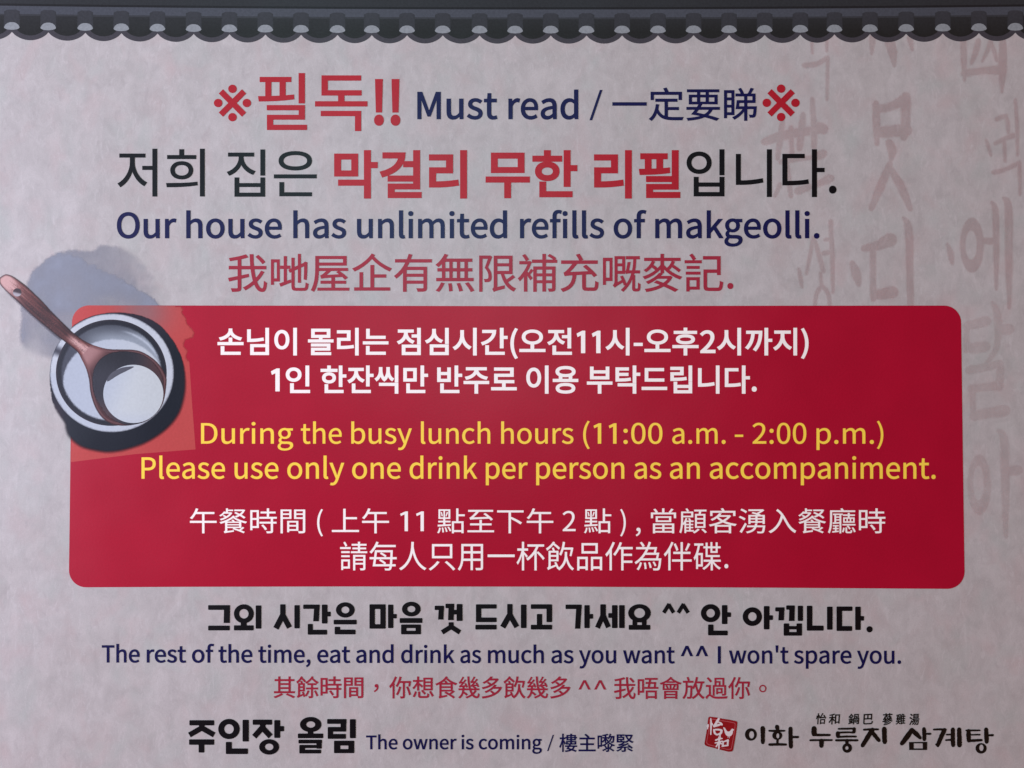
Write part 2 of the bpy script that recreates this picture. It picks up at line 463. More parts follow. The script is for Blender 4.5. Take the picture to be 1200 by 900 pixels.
for x in CUSP[1:-1]:
    if x < XL + 12 or x > XR - 12: continue
    y = roof_y(x)
    V, F = fill([ccw([(x - 9, y - 24), (x - 5, y - 26), (x + 5, y - 26), (x + 9, y - 24), (x + 9.4, y - 5), (x - 9.4, y - 5)])])
    flat_mesh("ridge_tile", [(V, F)], 9, M_ROOF, roof, None, lambda px, py, x=x: mixc((72, 71, 78), (60, 60, 64), abs(px - x) / 9) + (1.0,))
    cap = [(x - 9.2, y - 5.2), (x - 7.6, y - 8.2), (x - 5, y - 10.3), (x - 1.8, y - 11.2), (x + 1.8, y - 11.2), (x + 5, y - 10.3), (x + 7.6, y - 8.2), (x + 9.2, y - 5.2), (x + 8.4, y - 4.0), (x + 5.2, y - 2.7), (x, y - 2.2), (x - 5.2, y - 2.7), (x - 8.4, y - 4.0)]
    V, F = fill([ccw(cap)])
    flat_mesh("tile_cap", [(V, F)], 10, M_ROOF, roof, None, lambda px, py: (157, 157, 160, 1.0))

# ------------------------------------------------------------------ ink wash behind the bowl
wash = [(25, 411), (21, 396), (23, 375), (22, 360), (28, 340), (33, 322), (38, 314), (45, 309), (60, 297), (76, 292), (92, 291), (106, 292), (114, 287), (122, 285), (136, 286), (148, 290), (160, 297), (172, 308), (184, 322), (196, 340), (206, 362), (190, 430), (100, 440), (60, 426), (34, 420)]
wl = loop(wash, 5); wd = edge_dist(wl)
front = [(52, 303), (70, 297), (90, 300), (105, 310), (118, 315), (136, 325), (160, 338), (180, 350), (196, 366)]
def wash_col(x, y):
    d = wd(x, y)
    yf = np.interp(x, [p[0] for p in front], [p[1] for p in front])
    inner = sm(-1.5, 2.0, y - yf + 2.5 * (vnoise(x * .35, y * .35) - .5) * 2) if x > 50 else 1.0
    fade_low = 1 - sm(378, 428, y + 14 * (vnoise(x * .06, y * .06) - .5)) * (1 - 0.35 * sm(30, 60, x))
    n1 = vnoise(x * .045 + 3, y * .045); n2 = vnoise(x * .16, y * .16 + 5); n3 = vnoise(x * .6, y * .6)
    a_in = (0.62 + 0.30 * n1 + 0.14 * (n2 - .5)) * fade_low
    a_in *= 1 - .35 * sm(8, 34, y - yf) * (1 - n1) 
    a_out = 0.50 * (1 - sm(125, 200, x + 20 * (n2 - .5))) * (0.55 + 0.7 * n1) + .06 * (n2 - .5)
    a = max(0.0, a_in * inner + a_out * (1 - inner))
    feather = 2.2 + 5 * sm(120, 190, x) + 6 * sm(385, 420, y) + 3 * n2
    a *= sm(0.0, feather, d - 1.6 * n3)
    return ((160, 160, 174)) + (min(1.0, a),)
painted("ink_wash", [wl], 2.2, wash_col, 8, sign, "blue-grey ink wash stain behind the bowl")

# ------------------------------------------------------------------ red notice panel
def arc(cx, cy, r, a0, a1, n=10):
    return [(cx + r * math.cos(math.radians(a0 + (a1 - a0) * k / n)), cy + r * math.sin(math.radians(a0 + (a1 - a0) * k / n))) for k in range(n + 1)]
pan = arc(104.5, 377.9, 20, 180, 270) + [(400, 358.3), (640, 358.9), (900, 358.3)] + arc(1106.2, 378.1, 20, 270, 360) + [(1128.6, 560)] \
    + arc(1110.2, 670, 20, 0, 90) + [(900, 688.6), (640, 687.4), (400, 687.2), (220, 687.6)] + arc(101, 668.2, 20, 90, 180) + [(82.4, 560)]
V, F = fill([ccw(pan)])
panel = flat_mesh("notice_panel", [(V, F)], 9, M_PANEL, sign, "rounded crimson panel with white and yellow lines")

# paler coral picture ground on the panel round the bowl
patch = arc(104.5, 377.9, 20, 180, 270) + [(160, 358.0), (213, 358.1), (216, 363), (214, 366), (219, 373), (220, 379), (226, 385), (229, 390), (227, 396), (218, 399), (216, 405), (221, 411), (219, 418), (222, 424), (225, 470), (229.3, 526.6), (160, 532), (83.2, 541.5), (83.6, 460)]
pc = ccw(patch); pdist = edge_dist(pc)
def patch_col(x, y):
    g = math.exp(-((x - 168) / 30.0) ** 2 - ((y - 366) / 26.0) ** 2)
    base = mixc((214, 79, 76), (160, 116, 118), 0.85 * g)
    d = pdist(x, y)
    edge = sm(0.0, 2.4, d) if (x > 205 and y < 424) else 1.0
    return base + (edge * 0.95,)
painted("coral_ground", [pc], 1.8, patch_col, 10, panel, "coral patch with a ragged right edge round the bowl")

# ------------------------------------------------------------------ bowl of makgeolli with a wooden ladle (printed picture)
def B(x, y): return (x / 3.75, 300 + y / 3.75)
def BB(pts): return [B(*p) for p in pts]
body = loop(BB([(300, 330), (380, 272), (480, 248), (580, 252), (660, 276), (720, 318), (778, 395), (812, 480), (824, 560), (818, 630), (792, 704), (735, 772), (650, 828), (560, 860), (490, 872), (430, 868), (350, 846), (296, 800), (280, 760), (276, 735), (240, 672), (222, 600), (224, 480)]), 5)
bd = edge_dist(body)
def body_col(x, y):
    d = bd(x, y)
    X, Y = x * 3.75, (y - 300) * 3.75
    brown = sm(330, 240, X) * sm(560, 700, Y)
    c = mixc((15, 20, 34), (66, 48, 60), brown * .8)
    c = mixc(c, (70, 52, 66), sm(430, 270, Y) * .5)
    soft = 5.0 * sm(520, 760, Y + .35 * X - 150) + 0.8
    return c + (sm(0.0, soft, d),)
bowl = painted("wine_bowl", [body], 2.0, body_col, 13, sign, "dark round bowl of cloudy rice wine seen from above", None)
def ring_piece(c1, c2): return [ccw(c1), ccw(c2)[::-1]]
ro = ell(493 / 3.75, 300 + 514 / 3.75, 273 / 3.75, 261 / 3.75, 90)
ri = ell(490 / 3.75, 300 + 513 / 3.75, 243 / 3.75, 233 / 3.75, 90)
def rim_col(x, y):
    X, Y = x * 3.75, (y - 300) * 3.75
    a = math.degrees(math.atan2(Y - 514, X - 492))
    k = math.hypot((X - 492) / 258, (Y - 514) / 247)
    c = (218, 217, 224)
    c = mixc(c, (196, 200, 214), 0.6 * sm(20, 120, a))
    c = mixc(c, (205, 207, 214), vnoise(a * .15, 2) * .5)
    if -172 < a < -150: c = mixc(c, (70, 68, 80), sm(0.9, 1.02, 1.02 - abs(a + 158) / 60))
    c = mixc(c, (60, 58, 68), sm(1.035, 1.062, k))
    return c + (1.0,)
painted("bowl_rim", ring_piece(ro, ri), 1.6, rim_col, 14, bowl, "pale glazed rim")
inn = ell(490 / 3.75, 300 + 513 / 3.75, 243.5 / 3.75, 233.5 / 3.75, 90)
def wall_col(x, y):
    X, Y = x * 3.75, (y - 300) * 3.75
    k = math.hypot((X - 490) / 243, (Y - 513) / 233)
    # liquid surface, lower in the bowl: an ellipse pushed towards the lower right
    q = math.hypot((X - 500) / 222, (Y - 556) / 190)
    dark = (33, 33, 44)
    wall = mixc((84, 86, 96), (160, 164, 174), sm(300, 372, Y) * sm(380, 560, X + .3 * Y - 40))
    wall = mixc(wall, (76, 76, 88), sm(420, 300, X) * .8)
    liquid = mixc((197, 200, 212), (213, 214, 219), sm(350, 700, X))
    streak = sm(0.035, 0.0, abs(math.hypot((X - 492) / 228, (Y - 548) / 222) - 1.0)) * sm(520, 600, X) * sm(470, 400, Y)
    c = mixc(wall, liquid, sm(1.012, 0.985, q))
    c = mixc(c, (215, 218, 228), streak * .8)
    c = mixc(c, dark, sm(0.885, 0.915, k) )
    c = mixc(c, (96, 66, 74), sm(0.975, 0.995, k) * .35)
    return c + (1.0,)
painted("rice_wine", [inn], 1.5, wall_col, 15, bowl, "milky rice wine inside the dark bowl wall")

lad = loop(BB([(-4, 104), (1, 94), (12, 86), (24, 80), (40, 82), (62, 92), (112, 128), (160, 172), (192, 204), (232, 248), (290, 306), (330, 342), (372, 372), (420, 394), (476, 408), (530, 410), (590, 412), (632, 424), (676, 452), (708, 486), (730, 528), (733, 560), (720, 640), (690, 690), (640, 728), (575, 744), (530, 746), (490, 738), (452, 714), (424, 676), (406, 632), (396, 590), (392, 548), (380, 500), (362, 460), (342, 424), (310, 396), (262, 360), (210, 318), (150, 268), (100, 222), (50, 176), (18, 146), (0, 124)]), 5)
ld = edge_dist(lad)
rim_in = ell(575 / 3.75, 300 + 590 / 3.75, 166 / 3.75, 164 / 3.75, 64)
def wood(x, y):
    X, Y = x * 3.75, (y - 300) * 3.75
    d = ld(x, y) * 3.75
    s = (X * .74 + Y * .67)                    # along the handle
    t = (-X * .67 + Y * .74)                   # across it: + lower left
    pale = (228, 176, 170); mid = (128, 66, 60); dark = (44, 18, 20)
    g = .6 * vnoise(t * .22 + .015 * s, s * .009) + .4 * vnoise(t * .55 + 7, s * .02)
    streak = vnoise(t * .9 + 11, s * .016)
    c = mixc(pale, mid, sm(80, 185, s + (g - .5) * 90 - .5 * t) * .97)
    c = mixc(c, dark, sm(180, 350, s + .8 * t) * sm(520, 440, s) * (.15 + .95 * g) * .95)
    c = mixc(c, pale, sm(440, 500, s) * sm(650, 570, s) * sm(6, 24, d) * .95 * sm(-70, -10, t + 46))
    c = mixc(c, dark, .42 * sm(.55, .8, streak) * sm(600, 540, s) * sm(90, 180, s))
    c = mixc(c, (172, 98, 88), .35 * sm(.5, .2, streak) * sm(430, 380, s) * sm(170, 230, s))
    c = mixc(c, dark, .75 * sm(11, 1, d) * sm(600, 520, s))
    if s > 560:
        c = mixc(c, (78, 42, 44), sm(570, 650, s))
        c = mixc(c, (176, 124, 122), sm(660, 575, s) * .85 * sm(2, 12, d))
        c = mixc(c, (128, 84, 84), sm(5, 9, d) * sm(15, 10, d) * .8)
    if X > 500 and Y < 560: c = mixc(c, (84, 48, 50), sm(500, 600, X) * .8); c = mixc(c, (140, 100, 100), sm(520, 580, X) * sm(4, 8, d) * sm(14, 9, d) * .6)
    return c + (sm(-.1, .5, ld(x, y)),)
ladle = painted("wooden_ladle", [lad], 0.95, wood, 17, sign, "reddish brown wooden ladle lying across the bowl")
scoop = loop(BB([(405, 560), (410, 505), (432, 462), (470, 432), (520, 418), (580, 420), (632, 434), (676, 466), (708, 512), (722, 566), (712, 640), (680, 694), (636, 728), (590, 742), (555, 744), (510, 728), (468, 700), (434, 650), (414, 608)]), 5)
sd = edge_dist(scoop)
def scoop_col(x, y):
    X, Y = x * 3.75, (y - 300) * 3.75
    c = mixc((52, 50, 60), (92, 56, 56), sm(560, 720, X) * sm(640, 480, Y) * .9)
    c = mixc(c, (98, 66, 68), sm(600, 720, Y) * sm(560, 440, X))
    c = mixc(c, (30, 28, 36), sm(540, 440, Y) * .7 * sm(660, 520, X))
    return c + (sm(0, .9, sd(x, y)),)
painted("ladle_scoop", [scoop], 1.6, scoop_col, 18, ladle, "shaded hollow of the ladle")
liq = ell(587 / 3.75, 300 + 606 / 3.75, 132 / 3.75, 128 / 3.75, 64)
def liq_col(x, y):
    X, Y = x * 3.75, (y - 300) * 3.75
    c = mixc((200, 203, 213), (216, 216, 217), sm(480, 640, X + .4 * (Y - 500)))
    c = mixc(c, (206, 209, 220), sm(660, 740, Y) * .6)
    return c + (1.0,)
painted("ladle_wine", [liq], 2.0, liq_col, 19, ladle)
glint = loop(BB([(474, 552), (478, 530), (500, 508), (540, 490), (590, 486), (560, 504), (520, 524)]), 4)
painted("dark_reflection", [glint], 1.6, lambda x, y: (92, 90, 100, .95), 20, ladle)
painted("hanging_hole", [ell(77 / 3.75, 300 + 160 / 3.75, 19 / 3.75, 18 / 3.75, 28)], 1.0, lambda x, y: mixc((62, 42, 46), (188, 176, 182), sm(341.6, 344.6, y - .25 * (x - 20))) + (1.0,), 18, ladle)
# printed shadow of the handle on the paper
hs = loop(BB([(4, 130), (40, 176), (110, 242), (200, 322), (262, 372), (272, 362), (200, 300), (110, 224), (40, 160)]), 4); hd = edge_dist(hs)
painted("handle_shadow", [hs], 1.5, lambda x, y: (86, 74, 92, .55 * sm(0, 2.2, hd(x, y))), 16, ladle)

# ------------------------------------------------------------------ lettering
GLYPHS = """!323;193 221 12 424 2 104 -92 0 2 -104 13 -424;187 -8 21 14 14 22 5 28 -5 29 -14 22 -21 14 -26 5 -25 -5 -21 -14 -15 -22 -5 -29 5 -28 15 -22 21 -14 25 -5
'278;167 483 17 186 2 102 -96 0 2 -102 18 -186
(338;295 -171 -30 54 -26 57 -22 59 -18 61 -13 61 -10 63 -8 127 8 127 10 62 13 61 18 61 22 59 26 57 30 54 -56 26 -62 -115 -25 -59 -21 -62 -17 -64 -12 -66 -7 -69 -3 -72 3 -72 7 -69 12 -67 17 -63 21 -62 25 -60 29 -58 33 -56
)338;132 -140 29 58 25 60 21 62 17 63 12 67 8 69 2 72 -2 72 -8 69 -12 66 -17 64 -21 62 -25 59 -62 115 -57 -26 30 -54 26 -57 23 -59 18 -61 14 -61 10 -62 6 -64 2 -63 -2 -64 -6 -63 -10 -63 -14 -61 -18 -61 -23 -59 -26 -57 -30 -54 57 -25
,278;107 -174 29 19 25 22 21 26 17 28 12 30 8 33 2 35 -5 45 -15 34 -25 21 -32 7 -26 -4 -22 -13 -15 -20 -6 -27 5 -27 15 -20 21 -13 26 -4 11 1 -7 -43 -20 -37 -31 -31 -42 -24 22 -54
-347;302 245 0 70 -256 0 0 -70
.278;165 -8 21 14 14 22 5 28 -5 29 -14 22 -21 14 -26 5 -26 -5 -21 -14 -14 -22 -5 -29 5 -28 14 -22 21 -14 26 -5
/392;78 -179 299 973 -66 0 -300 -973
0555;328 -7 44 18 39 29 33 42 27 54 19 65 12 78 4 90 -4 89 -12 77 -19 65 -27 53 -33 41 -39 29 -44 18 -50 5 -50 -5 -45 -18 -39 -29 -32 -41 -27 -53 -19 -65 -12 -77 -4 -89 4 -90 12 -78 19 -65 27 -54 32 -42 39 -29 45 -18 50 -6;248 65 -27 14 -24 23 -20 32 -17 43 -12 53 -7 64 -3 75 3 75 7 63 12 53 17 42 20 32 24 23 27 13 30 4 30 -4 27 -13 24 -23 20 -32 17 -42 12 -53 8 -63 2 -75 -2 -75 -8 -64 -12 -53 -17 -43 -20 -32 -24 -23 -27 -14 -30 -4
1555;490 0 0 76 -147 0 0 657 -70 0 -67 -30 -85 -22 0 -58 131 0 0 -547 -164 0 0 -76
2555;505 0 0 79 -203 0 -120 -7 118 120 49 58 42 58 33 56 25 56 16 56 5 55 -4 47 -11 42 -18 36 -25 32 -31 25 -36 18 -42 11 -47 4 -33 -2 -32 -5 -56 -22 -49 -34 -46 -44 53 -52 33 34 36 27 40 18 43 6 32 -3 28 -8 23 -12 19 -18 14 -21 11 -25 6 -27 2 -31 -5 -48 -15 -51 -26 -53 -36 -56 -47 -60 -57 -64 -69 -68 -81 -73 0 -54
:278;165 395 21 14 14 23 5 28 -5 28 -14 23 -21 14 -26 5 -26 -5 -21 -14 -14 -23 -5 -28 5 -28 14 -23 21 -14 26 -5;165 -8 21 14 14 22 5 28 -5 29 -14 22 -21 14 -26 5 -26 -5 -21 -14 -14 -22 -5 -29 5 -28 14 -22 21 -14 26 -5
D688;288 0 78 6 69 19 58 31 49 42 38 52 27 64 17 73 5 82 -5 83 -17 73 -28 62 -38 52 -49 41 -59 29 -69 18 -80 6 -183 0 0 -733;193 658 83 0 61 -5 52 -14 45 -23 36 -33 28 -41 20 -49 12 -58 4 -66 -4 -66 -12 -58 -20 -50 -28 -42 -36 -33 -45 -24 -52 -15 -61 -5 -83 0
I293;193 0 0 733 -92 0 0 -733
M812;184 0 0 406 -4 108 -8 108 4 0 59 -167 139 -381 62 0 138 381 59 167 4 0 -8 -108 -4 -108 0 -406 86 0 0 733 -111 0 -140 -392 -51 -153 -4 0 -53 153 -140 392 -111 0 0 -733
O742;437 -6 61 20 53 32 46 44 37 55 27 65 17 75 6 84 -6 84 -17 74 -27 65 -37 54 -46 43 -53 31 -61 20 -66 6 -66 -6 -60 -20 -54 -31 -45 -43 -37 -54 -28 -65 -17 -74 -6 -84 6 -84 17 -75 28 -65 37 -55 45 -44 54 -32 60 -20 66 -7;324 73 -43 16 -37 26 -31 35 -26 43 -18 52 -12 59 -4 65 4 65 12 59 18 50 26 43 31 34 37 25 43 15 47 5 47 -5 43 -15 37 -25 32 -34 25 -43 19 -50 11 -59 4 -65 -4 -65 -11 -59 -19 -52 -25 -43 -32 -35 -37 -26 -43 -16 -47 -5
P633;193 0 0 292 121 0 58 3 52 11 46 17 40 24 31 32 24 38 14 47 5 54 -5 55 -15 46 -23 38 -32 29 -40 21 -47 15 -53 9 -59 2 -209 0 0 -733;193 658 105 0 46 -1 39 -6 33 -9 28 -14 21 -18 15 -25 9 -30 3 -37 -3 -36 -8 -32 -15 -26 -20 -21 -27 -16 -33 -11 -39 -7 -45 -2 -109 0
T599;346 0 0 655 222 0 0 78 -537 0 0 -78 222 0 0 -655
^555;147 317 73 197 55 149 5 0 55 -149 73 -197 80 0 -170 432 -81 0 -169 -432
a563;266 -7 47 17 44 25 40 30 3 0 8 -65 75 0 0 334 -2 48 -8 44 -14 38 -20 32 -26 26 -32 19 -40 12 -46 4 -63 -6 -58 -17 -50 -23 -42 -25 35 -63 35 21 39 19 43 13 46 5 30 -3 25 -8 20 -14 15 -17 10 -21 7 -23 5 -51 -81 -11 -68 -15 -58 -18 -46 -23 -36 -27 -24 -31 -15 -36 -5 -42 3 -35 9 -30 14 -27 19 -22 23 -17 27 -13 30 -7 33 -3;205 66 -30 15 -12 12 -9 14 -5 19 -2 21 3 25 10 23 16 20 25 18 33 16 43 14 52 11 63 9 0 -151 -38 -31 -37 -22 -36 -13 -38 -5
b618;377 -8 43 15 40 24 36 33 29 42 23 50 14 58 5 66 -3 60 -11 54 -17 48 -24 40 -31 32 -37 24 -43 14 -50 5 -45 -6 -45 -16 -42 -24 -39 -30 4 97 0 218 -92 0 0 -796 73 0 8 56 4 0 37 -29 39 -22 40 -13 38 -5;287 67 -33 9 -35 18 -35 26 0 286 38 32 36 23 36 14 34 5 36 -3 31 -11 24 -18 20 -23 15 -29 10 -34 6 -39 2 -44 -3 -48 -9 -42 -13 -37 -19 -31 -23 -24 -27 -18 -29 -11 -33 -4
c510;354 -8 46 13 43 22 39 28 -40 62 -27 -21 -31 -17 -34 -12 -36 -4 -36 4 -32 11 -29 18 -24 24 -20 30 -15 36 -9 40 -3 45 3 45 10 41 15 35 20 31 25 24 30 18 32 11 36 4 30 -3 28 -10 26 -15 24 -19 46 60 -31 25 -35 20 -43 14 -49 5 -51 -5 -49 -14 -44 -24 -39 -32 -32 -41 -25 -49 -16 -57 -5 -64 5 -64 14 -56 23 -49 31 -40 37 -33 44 -23 48 -14 52 -5
d620;324 -7 44 17 40 24 34 30 3 0 8 -64 75 0 0 796 -92 0 0 -209 5 -93 -35 27 -35 19 -39 13 -44 4 -46 -5 -43 -15 -40 -24 -35 -33 -29 -41 -23 -49 -14 -56 -5 -63 4 -64 12 -57 19 -48 26 -41 32 -32 39 -23 43 -14 49 -5;263 68 -29 10 -26 17 -22 24 -17 30 -12 35 -7 42 -3 46 3 45 9 40 15 35 19 31 23 24 27 18 29 11 32 4 33 -3 33 -10 33 -18 33 -26 0 -285 -34 -33 -33 -23 -35 -13 -37 -5
e554;364 -9 47 12 42 17 37 22 -32 61 -31 -18 -32 -14 -35 -8 -38 -3 -37 3 -34 10 -30 17 -25 22 -21 27 -17 32 -11 38 -5 41 366 0 4 52 -3 56 -11 49 -18 44 -24 37 -31 29 -37 22 -44 14 -49 4 -46 -5 -44 -15 -41 -24 -37 -32 -31 -42 -23 -48 -16 -57 -5 -63 5 -64 15 -56 24 -48 32 -41 38 -32 44 -24 49 -14 53 -5;148 353 11 34 16 29 19 24 23 19 25 14 27 8 28 3 30 -3 27 -8 23 -13 20 -19 15 -24 11 -29 7 -34 2 -39 -291 0
f325;107 469 0 -469 91 0 0 469 115 0 0 74 -115 0 0 86 5 47 14 33 11 12 13 8 34 7 30 -3 31 -12 20 71 -42 13 -49 4 -38 -3 -32 -9 -27 -15 -22 -21 -17 -26 -12 -30 -8 -35 -2 -40 0 -87 -74 -5 0 -69
g564;335 -246 54 11 47 18 40 23 31 28 24 32 14 35 5 37 -3 31 -9 27 -15 22 -20 18 -27 14 -33 10 -38 5 -44 2 -107 0 -46 4 -29 13 -15 18 -5 24 3 20 7 17 25 28 39 -14 41 -5 41 3 37 10 34 16 30 22 24 27 18 33 11 37 4 41 -3 34 -9 30 -14 27 -18 21 111 0 0 70 -189 0 -34 10 -43 4 -40 -3 -38 -10 -34 -17 -30 -22 -25 -28 -20 -33 -12 -38 -4 -43 6 -46 16 -41 23 -33 26 -26 0 -4 -22 -18 -19 -23 -14 -28 -5 -32 4 -30 10 -24 16 -20 19 -15 0 -5 -34 -26 -25 -30 -16 -32 -5 -35 4 -33 12 -29 20 -25 27 -20 32 -17 38 -12 44 -7 47 -2;251 236 -21 7 -20 11 -17 15 -14 19 -11 22 -7 25 -2 28 2 29 7 25 11 22 14 18 17 14 20 11 21 6 23 2 24 -2 22 -6 19 -11 18 -14 14 -18 10 -22 7 -25 2 -29 -2 -28 -7 -25 -11 -22 -14 -19 -17 -15 -20 -11 -22 -7 -23 -2;222 -180 -27 8 -23 11 -17 13 -13 17 -8 18 -3 21 3 23 10 24 17 23 25 22 37 -6 33 -2 94 0 48 -4 34 -11 12 -10 9 -12 5 -14 2 -18 -3 -21 -9 -20 -15 -18 -19 -17 -25 -14 -30 -11 -33 -7 -38 -2
h607;184 0 0 394 38 36 35 26 36 16 39 5 25 -2 22 -6 17 -11 15 -15 11 -20 7 -25 6 -66 0 -332 91 0 0 344 -2 49 -8 43 -12 36 -18 30 -23 24 -29 17 -34 11 -40 3 -52 -7 -47 -20 -42 -28 -39 -36 4 112 0 218 -92 0 0 -796
i275;184 0 0 543 -92 0 0 -543;163 660 19 12 13 19 4 25 -4 24 -13 19 -19 12 -25 4 -25 -4 -18 -12 -13 -19 -4 -24 4 -25 13 -19 18 -12 25 -5
k552;182 0 0 143 102 119 159 -262 99 0 -205 324 181 219 -102 0 -230 -286 -4 0 0 539 -90 0 0 -796
l284;219 -11 22 6 -13 70 -19 -2 -10 2 -8 7 -5 12 -2 18 0 694 -92 0 0 -688 5 -51 7 -21 11 -17 13 -14 16 -10 20 -6 24 -2
m926;184 0 0 394 36 37 35 26 33 15 32 5 24 -2 21 -6 17 -11 15 -15 10 -20 8 -25 6 -66 0 -332 91 0 0 394 37 37 35 26 33 15 32 5 24 -2 21 -6 18 -11 14 -15 11 -20 7 -25 6 -66 0 -332 91 0 0 344 -2 49 -8 43 -12 36 -18 30 -23 24 -28 17 -34 11 -39 3 -48 -7 -46 -22 -43 -33 -43 -42 -21 43 -31 33 -19 12 -23 9 -26 5 -30 2 -47 -7 -44 -20 -40 -29 -38 -37 -2 0 -9 79 -75 0 0 -543
n610;184 0 0 394 38 36 35 26 36 16 39 5 25 -2 22 -6 17 -11 15 -15 11 -20 7 -25 6 -66 0 -332 91 0 0 344 -2 49 -8 43 -12 36 -18 30 -23 24 -29 17 -34 11 -40 3 -52 -7 -48 -20 -42 -29 -40 -37 -2 0 -9 79 -75 0 0 -543
o606;352 -8 46 14 43 23 38 33 31 40 24 49 15 56 5 64 -5 64 -15 57 -24 49 -31 41 -38 32 -43 24 -46 14 -49 5 -49 -5 -46 -14 -43 -24 -37 -32 -32 -41 -23 -49 -16 -57 -5 -64 5 -64 16 -56 23 -49 32 -40 37 -33 43 -23 46 -14 49 -5;269 67 -30 11 -27 18 -23 24 -18 30 -14 36 -8 40 -3 45 3 45 8 41 14 35 18 31 23 24 27 18 30 11 34 4 34 -4 30 -11 27 -18 23 -24 19 -31 14 -35 8 -41 3 -45 -3 -45 -8 -40 -14 -36 -19 -30 -23 -24 -27 -18 -30 -11 -34 -4
p620;184 -229 0 184 -3 95 37 -27 38 -20 38 -12 37 -4 46 5 43 15 40 24 36 33 29 42 23 50 14 58 5 66 -3 60 -11 54 -17 48 -24 40 -31 32 -37 24 -43 14 -50 5 -47 -6 -45 -17 -42 -24 -39 -30 -2 0 -9 63 -75 0 0 -772;287 67 -32 9 -35 18 -36 26 0 286 38 32 37 23 35 14 34 5 36 -3 31 -11 24 -18 20 -23 15 -29 10 -34 6 -39 2 -44 -3 -48 -9 -42 -13 -37 -19 -31 -23 -24 -27 -18 -29 -11 -33 -4
r388;184 0 0 349 30 59 35 39 36 21 35 7 29 -2 24 -7 17 79 -26 10 -32 2 -22 -2 -22 -6 -41 -22 -37 -36 -32 -47 -2 0 -9 99 -75 0 0 -543
s468;279 -10 40 10 34 15 28 20 22 23 15 28 10 30 3 32 -4 36 -10 29 -17 25 -22 20 -25 17 -28 14 -59 24 -44 17 -37 20 -26 24 -7 15 -3 18 6 31 19 25 31 17 45 6 34 -4 32 -10 29 -15 28 -19 44 57 -34 24 -40 20 -45 13 -49 5 -42 -3 -37 -9 -32 -14 -27 -19 -21 -22 -15 -26 -10 -30 -3 -31 4 -32 10 -28 16 -23 21 -20 50 -31 57 -23 45 -18 40 -21 16 -13 12 -15 8 -17 3 -19 -6 -33 -20 -27 -34 -18 -47 -7 -46 5 -41 13 -38 20 -36 27 -44 -61 42 -30 49 -24 54 -15 57 -6
t377;314 -7 49 14 -18 69 -30 -10 -32 -5 -22 2 -18 5 -14 9 -12 11 -14 33 -4 44 0 304 148 0 0 74 -148 0 0 153 -76 0 -10 -153 -86 -5 0 -69 81 0 0 -301 2 -39 6 -35 10 -31 16 -26 21 -21 26 -16 33 -10 40 -3
u607;303 -6 46 20 42 31 39 40 3 0 7 -85 76 0 0 543 -91 0 0 -385 -37 -41 -35 -29 -36 -17 -39 -5 -25 2 -21 6 -18 11 -14 15 -11 20 -7 25 -6 65 0 333 -92 0 0 -344 2 -49 8 -43 13 -36 17 -30 24 -24 28 -16 35 -11 40 -3
w802;284 0 77 291 37 158 5 0 37 -156 78 -293 111 0 147 543 -88 0 -79 -314 -33 -151 -5 0 -38 151 -85 314 -89 0 -85 -314 -36 -151 -5 0 -32 151 -81 314 -93 0 151 -543
y521;139 -230 34 10 30 17 26 23 23 28 20 32 32 74 204 589 -89 0 -98 -301 -44 -154 -5 0 -54 154 -110 301 -95 0 218 -544 -12 -41 -20 -47 -27 -37 -16 -14 -17 -10 -20 -7 -22 -2 -22 3 -20 6 -18 -73 29 -8 35 -3
※1000;529 596 24 16 16 24 6 29 -6 29 -16 24 -24 16 -29 6 -29 -6 -24 -16 -16 -24 -6 -29 6 -29 16 -24 24 -16 29 -6;170 739 -29 -29 330 -330 -331 -331 29 -29 331 331 330 -330 29 29 -330 330 330 330 -29 29 -330 -330;284 409 -16 24 -24 16 -29 6 -29 -6 -24 -16 -16 -24 -6 -29 6 -29 16 -24 24 -16 29 -6 29 6 24 16 16 24 6 29;716 351 16 -24 24 -16 29 -6 29 6 24 16 16 24 6 29 -6 29 -16 24 -24 16 -29 6 -29 -6 -24 -16 -16 -24 -6 -29;471 164 -24 -16 -16 -24 -6 -29 6 -29 16 -24 24 -16 29 -6 29 6 24 16 16 24 6 29 -6 29 -16 24 -24 16 -29 6
。1000;164 241 -29 -9 -26 -14 -22 -18 -19 -23 -14 -26 -9 -28 -3 -31 3 -31 9 -29 14 -26 19 -22 22 -19 26 -14 29 -9 30 -3 31 3 29 9 26 14 22 19 19 22 14 26 9 29 3 31 -3 31 -9 28 -14 26 -19 23 -22 18 -26 14 -29 9 -31 3;174 -8 -19 6 -32 22 -22 32 -6 19 -2 21 2 20 6 19 22 32 32 22 19 6 20 2 21 -2 19 -6 32 -22 22 -32 6 -19 2 -20 -2 -21 -6 -19 -22 -32 -32 -22 -19 -6 -21 -2
一1000;44 349 916 0 0 82 -916 0
上1000;427 43 -376 0 0 -75 899 0 0 75 -444 0 0 398 375 0 0 75 -375 0 0 309 -79 0
下1000;55 691 386 0 0 -770 79 0 0 530 177 -103 79 -52 63 -46 53 68 -73 50 -91 56 -194 103 -14 -16 0 180 426 0 0 75 -891 0
主1000;468 718 77 -78 -442 0 0 -73 356 0 0 -220 -310 0 0 -73 310 0 0 -247 -403 0 0 -73 892 0 0 73 -408 0 0 247 316 0 0 73 -316 0 0 220 357 0 0 73 -325 0 48 35 -37 39 -46 42 -102 80 -61 -41
